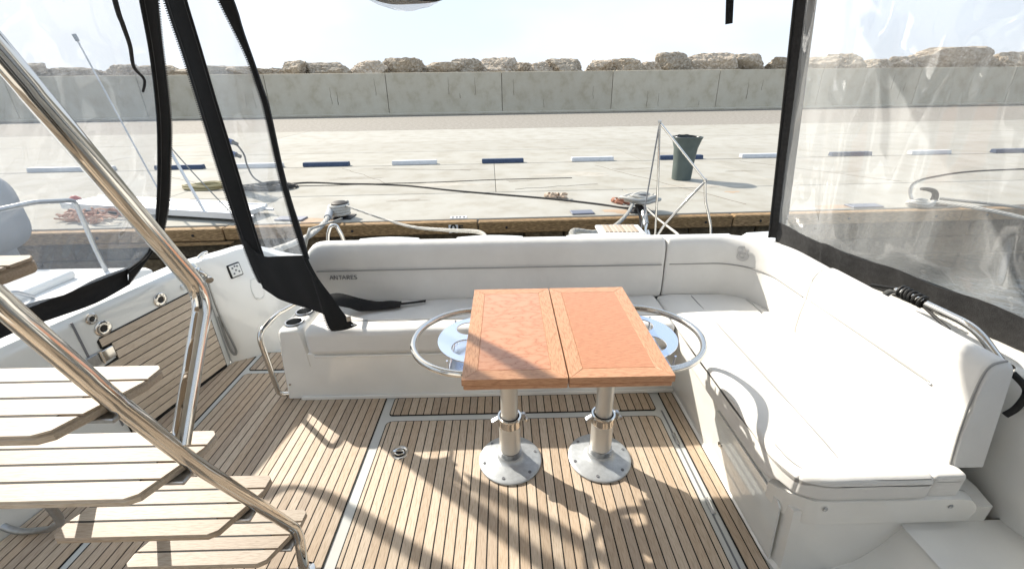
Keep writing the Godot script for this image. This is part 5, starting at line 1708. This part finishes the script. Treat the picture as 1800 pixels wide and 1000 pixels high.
	put("shackle", MB.new().tube(bend([Vector3(1.62, 0.03, -4.73), Vector3(1.575, 0.0, -4.62), Vector3(1.55, -0.02, -4.50), Vector3(1.58, -0.04, -4.46), Vector3(1.60, -0.01, -4.6)], 0.03), 0.016, 10), M.steel, spring)
	one("spring_line", rope(V([[1.74, 0.11, -5.32], [1.78, 0.06, -4.9], [1.66, 0.16, -4.2], [1.40, 0.36, -3.3], [1.18, 0.46, -2.95]]), 0.011), M.rope_white, "thin white line from the middle bollard to the gangway frame", "rope", "mooring lines")
	one("dark_mooring_cord", rope(V([[1.66, 0.10, -5.36], [1.64, -0.02, -5.02], [1.62, -0.3, -4.98]]), 0.012), M.cable, "dark cord hanging over the quay edge below the middle bollard", "cord")
	# right bollard: a hook-shaped cleat seen through the right curtain
	var hook := thing("mooring_hook", "dark hook-shaped mooring cleat seen through the right curtain", "cleat", Vector3(5.62, 0.0, -5.52))
	put("horn", MB.new().tube(smooth([Vector3(0.06, 0.0, 0), Vector3(0.07, 0.10, 0), Vector3(0.03, 0.17, 0), Vector3(-0.06, 0.20, 0), Vector3(-0.16, 0.21, 0)], 5), 0.045, 12, false, 0.018), M.iron, hook)
	put("foot_plate", MB.new().box(Vector3(0, 0.01, 0), Vector3(0.34, 0.02, 0.24), 0.004), M.iron, hook)
	one("mooring_line", twisted(V([[5.60, 0.06, -5.42], [5.9, 0.05, -5.0], [6.4, -0.04, -4.6], [7.2, -0.05, -4.1], [8.6, 0.05, -3.2]]), 0.024, 0.12), M.rope_white, "thick white mooring line at the right edge behind the clear curtain", "rope", "mooring lines")
	one("mooring_line", twisted(V([[5.66, 0.10, -5.42], [6.1, 0.09, -5.1], [6.8, 0.04, -4.8], [8.0, 0.04, -4.4], [9.6, 0.1, -4.0]]), 0.018, 0.10), M.rope_grey, "thin grey mooring line above the thick one behind the right curtain", "rope", "mooring lines")
	one("rope_tangle", coil(Vector3(5.42, 0.01, -5.42), 0.20, 5, 0.016, 0.5, 8), M.rope_white, "tangle of white rope beside the mooring hook on the right", "rope")
	# sandals
	sandal(Vector3(0.66, 0.002, -6.27), 0.7, M.sandal_pale, "pale sandal, left one of the pale pair on the quay")
	sandal(Vector3(0.80, 0.002, -6.24), 1.0, M.sandal_pale, "pale sandal, right one of the pale pair on the quay")
	sandal(Vector3(1.555, 0.002, -5.87), 0.4, M.sandal_brown, "brown sandal, left one of the pair beside the rope coil")
	sandal(Vector3(1.672, 0.002, -5.86), 0.15, M.sandal_brown, "brown sandal, right one of the pair beside the rope coil")
	# steel plates let into the edge
	one("steel_plate", MB.new().box(Vector3(0.98, 0.012, -5.37), Vector3(0.29, 0.02, 0.16), 0.004, Basis(Vector3.UP, 0.06)), mat(Color(0.50, 0.51, 0.55), 0.45, 0.6), "grey steel plate on the quay edge left of the rope coil", "plate", "plates on the quay edge")
	one("steel_plate", MB.new().box(Vector3(-2.72, 0.012, -5.30), Vector3(0.36, 0.02, 0.16), 0.004, Basis(Vector3.UP, -0.10)), mat(Color(0.50, 0.51, 0.55), 0.45, 0.6), "grey steel plate on the quay edge beside the gangway", "plate", "plates on the quay edge")
	one("steel_plate", MB.new().box(Vector3(4.72, 0.012, -5.46), Vector3(0.42, 0.02, 0.16), 0.004, Basis(Vector3.UP, 0.04)), mat(Color(0.50, 0.51, 0.55), 0.45, 0.6), "grey steel plate seen through the right curtain, on the quay edge", "plate", "plates on the quay edge")
	# berth number on the timber
	var sign := thing("berth_number", "berth number 05 in black and white on the timber beam", "sign", Vector3(-0.61, -0.080, -5.033), QY)
	put("disc", MB.new().box(Vector3(-0.035, 0, 0), Vector3(0.115, 0.10, 0.006), 0.002), M.white_paint, sign)
	for ch in [["0", -0.035, 0.118], ["5", 0.060, 0.10]]:
		var tx := TextMesh.new()
		tx.text = ch[0]
		var f := SystemFont.new()
		f.font_names = PackedStringArray(["Droid Sans"])
		f.font_weight = 700
		tx.font = f
		tx.font_size = 64
		tx.pixel_size = ch[2] / 50.0
		tx.depth = 0.006
		var o := put("digit", tx, M.dark, sign)
		o.position = Vector3(ch[1], 0.0, 0.005)
	var mark := thing("number_patch", "small white painted patch with dark marks on the quay edge", "marking", Vector3(-0.60, 0.004, -5.255), QY)
	put("patch", MB.new().box(Vector3(0, 0, 0), Vector3(0.21, 0.004, 0.10)), M.white_paint, mark)
	for x in [-0.07, -0.02, 0.02, 0.07]:
		put("mark", MB.new().box(Vector3(x, 0.003, 0.005), Vector3(0.022, 0.003, 0.045)), M.dark, mark)
	# cables lying across the quay
	one("quay_cable", rope(V([[-3.95, 0.012, -7.45], [-3.508, 0.012, -7.681], [-2.8, 0.012, -7.52], [-2.235, 0.012, -7.43], [-1.611, 0.012, -7.238], [-0.95, 0.012, -6.88], [-0.431, 0.012, -6.629], [0.59, 0.012, -6.175], [1.262, 0.012, -5.789], [1.55, 0.012, -5.57], [1.70, 0.03, -5.48]]), 0.014), M.cable, "black cable lying across the quay towards the rope coil", "cable")
	one("thin_cable", rope(V([[-3.9, 0.008, -7.40], [-3.0, 0.008, -7.42], [-2.2, 0.008, -7.50], [-1.2, 0.008, -7.55], [-0.2, 0.008, -7.7], [1.2, 0.008, -7.76]]), 0.006), M.cable, "thin dark cable lying across the quay behind the thicker one", "cable")
	one("quay_cable", rope(V([[5.56, 0.02, -5.55], [5.60, 0.02, -5.75], [6.20, 0.012, -6.45], [6.75, 0.012, -6.95], [7.344, 0.012, -7.303], [8.352, 0.012, -7.716], [9.608, 0.012, -7.906], [12.0, 0.012, -8.1]]), 0.012), M.cable, "dark cable curving away from the mooring hook on the right", "cable")
	# shore power post
	var post := thing("power_post", "white shore power post with blue sockets beside the aft curtain", "power post", Vector3(-4.50, 0.0, -7.18), QY)
	put("column", MB.new().box(Vector3(0, 0.48, 0), Vector3(0.15, 0.96, 0.15), 0.02), M.white_paint, post)
	put("cap", MB.new().box(Vector3(0, 0.985, 0), Vector3(0.17, 0.05, 0.17), 0.02), M.white_paint, post)
	put("foot", MB.new().box(Vector3(0, 0.01, 0), Vector3(0.24, 0.02, 0.24), 0.004), M.alu, post)
	for h in [0.79, 0.60]:
		var s := put("socket", MB.new().tube([Vector3(0.06, h + 0.02, 0.03), Vector3(0.20, h - 0.03, 0.05)], 0.042, 14), M.socket_blue, post)
		put("plug", MB.new().tube([Vector3(0.20, h - 0.03, 0.05), Vector3(0.27, h - 0.06, 0.06)], 0.030, 12), M.rubber, s)
	one("power_cable", rope(V([[-4.24, 0.73, -7.13], [-4.14, 0.58, -7.08], [-4.12, 0.40, -7.06], [-4.05, 0.20, -7.06], [-3.85, 0.06, -7.15], [-3.70, 0.04, -7.25]]), 0.013), M.cable, "black cable hanging from the shore power post to its coil", "cable")
	one("cable_coil", coil(Vector3(-3.98, 0.0, -7.28), 0.46, 8, 0.017, 0.62, 12), M.cable, "flat tangle of dark cable on the quay beside the power post", "cable")
	one("hose_coil", coil(Vector3(-5.05, 0.0, -7.35), 0.42, 6, 0.020, 0.5, 15), M.hose_yellow, "yellowish hose coiled on the quay left of the power post", "hose")
	# aluminium gangway lying on the quay
	var gw := thing("gangway", "perforated aluminium gangway lying on the quay at the left", "gangway", Vector3(-4.45, 0.0, -5.72), -0.25)
	put("deck_plate", MB.new().box(Vector3(-0.2, 0.105, 0), Vector3(2.9, 0.012, 0.46)), M.alu, gw)
	for z in [-0.235, 0.235]:
		put("side_rail", MB.new().box(Vector3(-0.2, 0.085, z), Vector3(2.92, 0.085, 0.035), 0.006), M.alu, gw)
	put("end_bar", MB.new().box(Vector3(1.265, 0.085, 0), Vector3(0.03, 0.06, 0.44), 0.005), M.alu, gw)
	var holes := MB.new()
	for i in 33:
		for j in 6:
			holes.box(Vector3(-1.55 + i * 0.084 + (0.042 if j % 2 else 0.0), 0.1115, -0.17 + j * 0.068), Vector3(0.038, 0.002, 0.030))
	tag(put("perforations", holes, M.print_grey, gw), "", "", "", "stuff")
	put("lug", MB.new().tube([Vector3(1.28, 0.075, -0.17), Vector3(1.40, 0.07, -0.18)], 0.018, 8), M.alu, gw)
	put("lug", MB.new().tube([Vector3(1.28, 0.075, 0.17), Vector3(1.40, 0.07, 0.16)], 0.018, 8), M.alu, gw)
	put("wheel", MB.new().tube([Vector3(-1.6, 0.05, -0.2), Vector3(-1.6, 0.05, 0.2)], 0.05, 14), M.rubber, gw)
	put("hand_rail_post", MB.new().tube([Vector3(0.74, 0.12, 0.225), Vector3(0.62, 0.55, 0.235), Vector3(0.50, 0.98, 0.24)], 0.017, 10), M.alu, gw)
	put("rail_rope", MB.new().tube(smooth([Vector3(0.50, 0.97, 0.24), Vector3(0.75, 0.62, 0.236), Vector3(1.0, 0.30, 0.23), Vector3(1.14, 0.13, 0.23)], 6), 0.007, 6), M.rope_grey, gw)
	# heap of orange netting and a small red and white float at the far left
	var nb := MB.new()
	var g := RandomNumberGenerator.new()
	g.seed = 33
	for k in 14:
		var pts := []
		var p := Vector3(-5.75 + g.randf() * 0.5, 0.05, -5.42 + g.randf_range(-0.1, 0.15))
		for j in 7:
			pts.append(p)
			p += Vector3(g.randf_range(-0.12, 0.22), 0, g.randf_range(-0.09, 0.09))
			p.y = g.randf_range(0.015, 0.13)
		nb.tube(smooth(pts, 4), 0.012, 5)
	one("net_heap", nb, M.net, "heap of faded orange netting on the quay at the far left", "net")
	var crate := thing("float", "small red and white float on the quay at the far left", "float", Vector3(-6.35, 0.0, -6.35), 0.3)
	put("body", MB.new().lathe([Vector2(0, 0), Vector2(0.05, 0.01), Vector2(0.075, 0.04), Vector2(0.075, 0.08), Vector2(0.03, 0.12), Vector2(0, 0.125)], Vector3.ZERO, 18), M.red, crate)
	put("band", MB.new().lathe([Vector2(0.071, 0.045), Vector2(0.079, 0.045), Vector2(0.079, 0.075), Vector2(0.071, 0.075)], Vector3.ZERO, 18), M.white_paint, crate)

# ------------------------------------------------------------------ the boat in the next berth
func neighbour_boat() -> void:
	var nb := thing("neighbour_boat", "white boat in the next berth behind the left clear curtain", "boat")
	var rings := []
	for s in [[-2.95, 0.30], [-2.85, 0.335], [-2.2, 0.345], [-1.0, 0.36], [2.0, 0.45]]:
		var z: float = s[0]
		var y: float = s[1]
		rings.append([Vector3(-2.60, y - 0.12, z), Vector3(-2.62, y - 0.02, z), Vector3(-2.66, y, z), Vector3(-5.2, y, z), Vector3(-5.24, y - 0.02, z), Vector3(-5.24, y - 0.3, z), Vector3(-4.9, -1.1, z), Vector3(-2.9, -1.1, z), Vector3(-2.62, y - 0.4, z)])
	put("hull", MB.new().loft(rings), M.hull, nb)
	put("deck_hatch", MB.new().rbox(Vector3(-3.25, 0.365, -2.45), Vector3(0.7, 0.06, 0.5), 0.025, 3, 3), M.gelcoat, nb)
	put("rail", MB.new().tube(bend([Vector3(-2.80, 0.85, -1.4), Vector3(-2.80, 0.886, -2.372), Vector3(-2.80, 0.882, -2.559), Vector3(-2.80, 0.837, -2.795), Vector3(-2.80, 0.539, -2.79), Vector3(-2.80, 0.33, -2.80)], 0.04, 6), 0.0145, 12), M.steel_satin, nb)
	put("rail_post", MB.new().tube([Vector3(-2.80, 0.86, -1.7), Vector3(-2.80, 0.34, -1.7)], 0.0145, 10), M.steel_satin, nb)
	put("low_rail", MB.new().tube(bend([Vector3(-2.86, 0.35, -1.95), Vector3(-2.86, 0.43, -2.0), Vector3(-2.86, 0.43, -2.28), Vector3(-2.86, 0.35, -2.36)], 0.04, 5), 0.012, 10), M.steel_satin, nb)
	var cov := func(p: Vector3) -> Vector3: return p
	put("engine_cowl", MB.new().rbox(Vector3(-4.05, 0.66, -3.22), Vector3(0.62, 0.62, 0.42), 0.2, 6, 4, cov), M.grey_cover, nb)
	put("cowl_strake", MB.new().tube(smooth([Vector3(-4.3, 0.75, -3.0), Vector3(-4.0, 0.62, -2.99), Vector3(-3.78, 0.48, -3.02)], 5), 0.05, 10), M.rust, nb)
	put("engine_leg", MB.new().box(Vector3(-4.05, -0.1, -3.22), Vector3(0.2, 1.0, 0.25), 0.03), M.grey_cover, nb)
	var pole := thing("slender_pole", "slender white pole standing on the quay behind the left clear curtain", "pole")
	put("shaft", MB.new().tube([Vector3(-4.80, 0.0, -6.05), Vector3(-4.97, 1.0, -6.03), Vector3(-5.14, 2.06, -6.0)], 0.010, 8), M.white_paint, pole)
	put("tip", MB.new().tube([Vector3(-5.14, 2.06, -6.0), Vector3(-5.155, 2.13, -6.0)], 0.022, 8), M.grey_cover, pole)
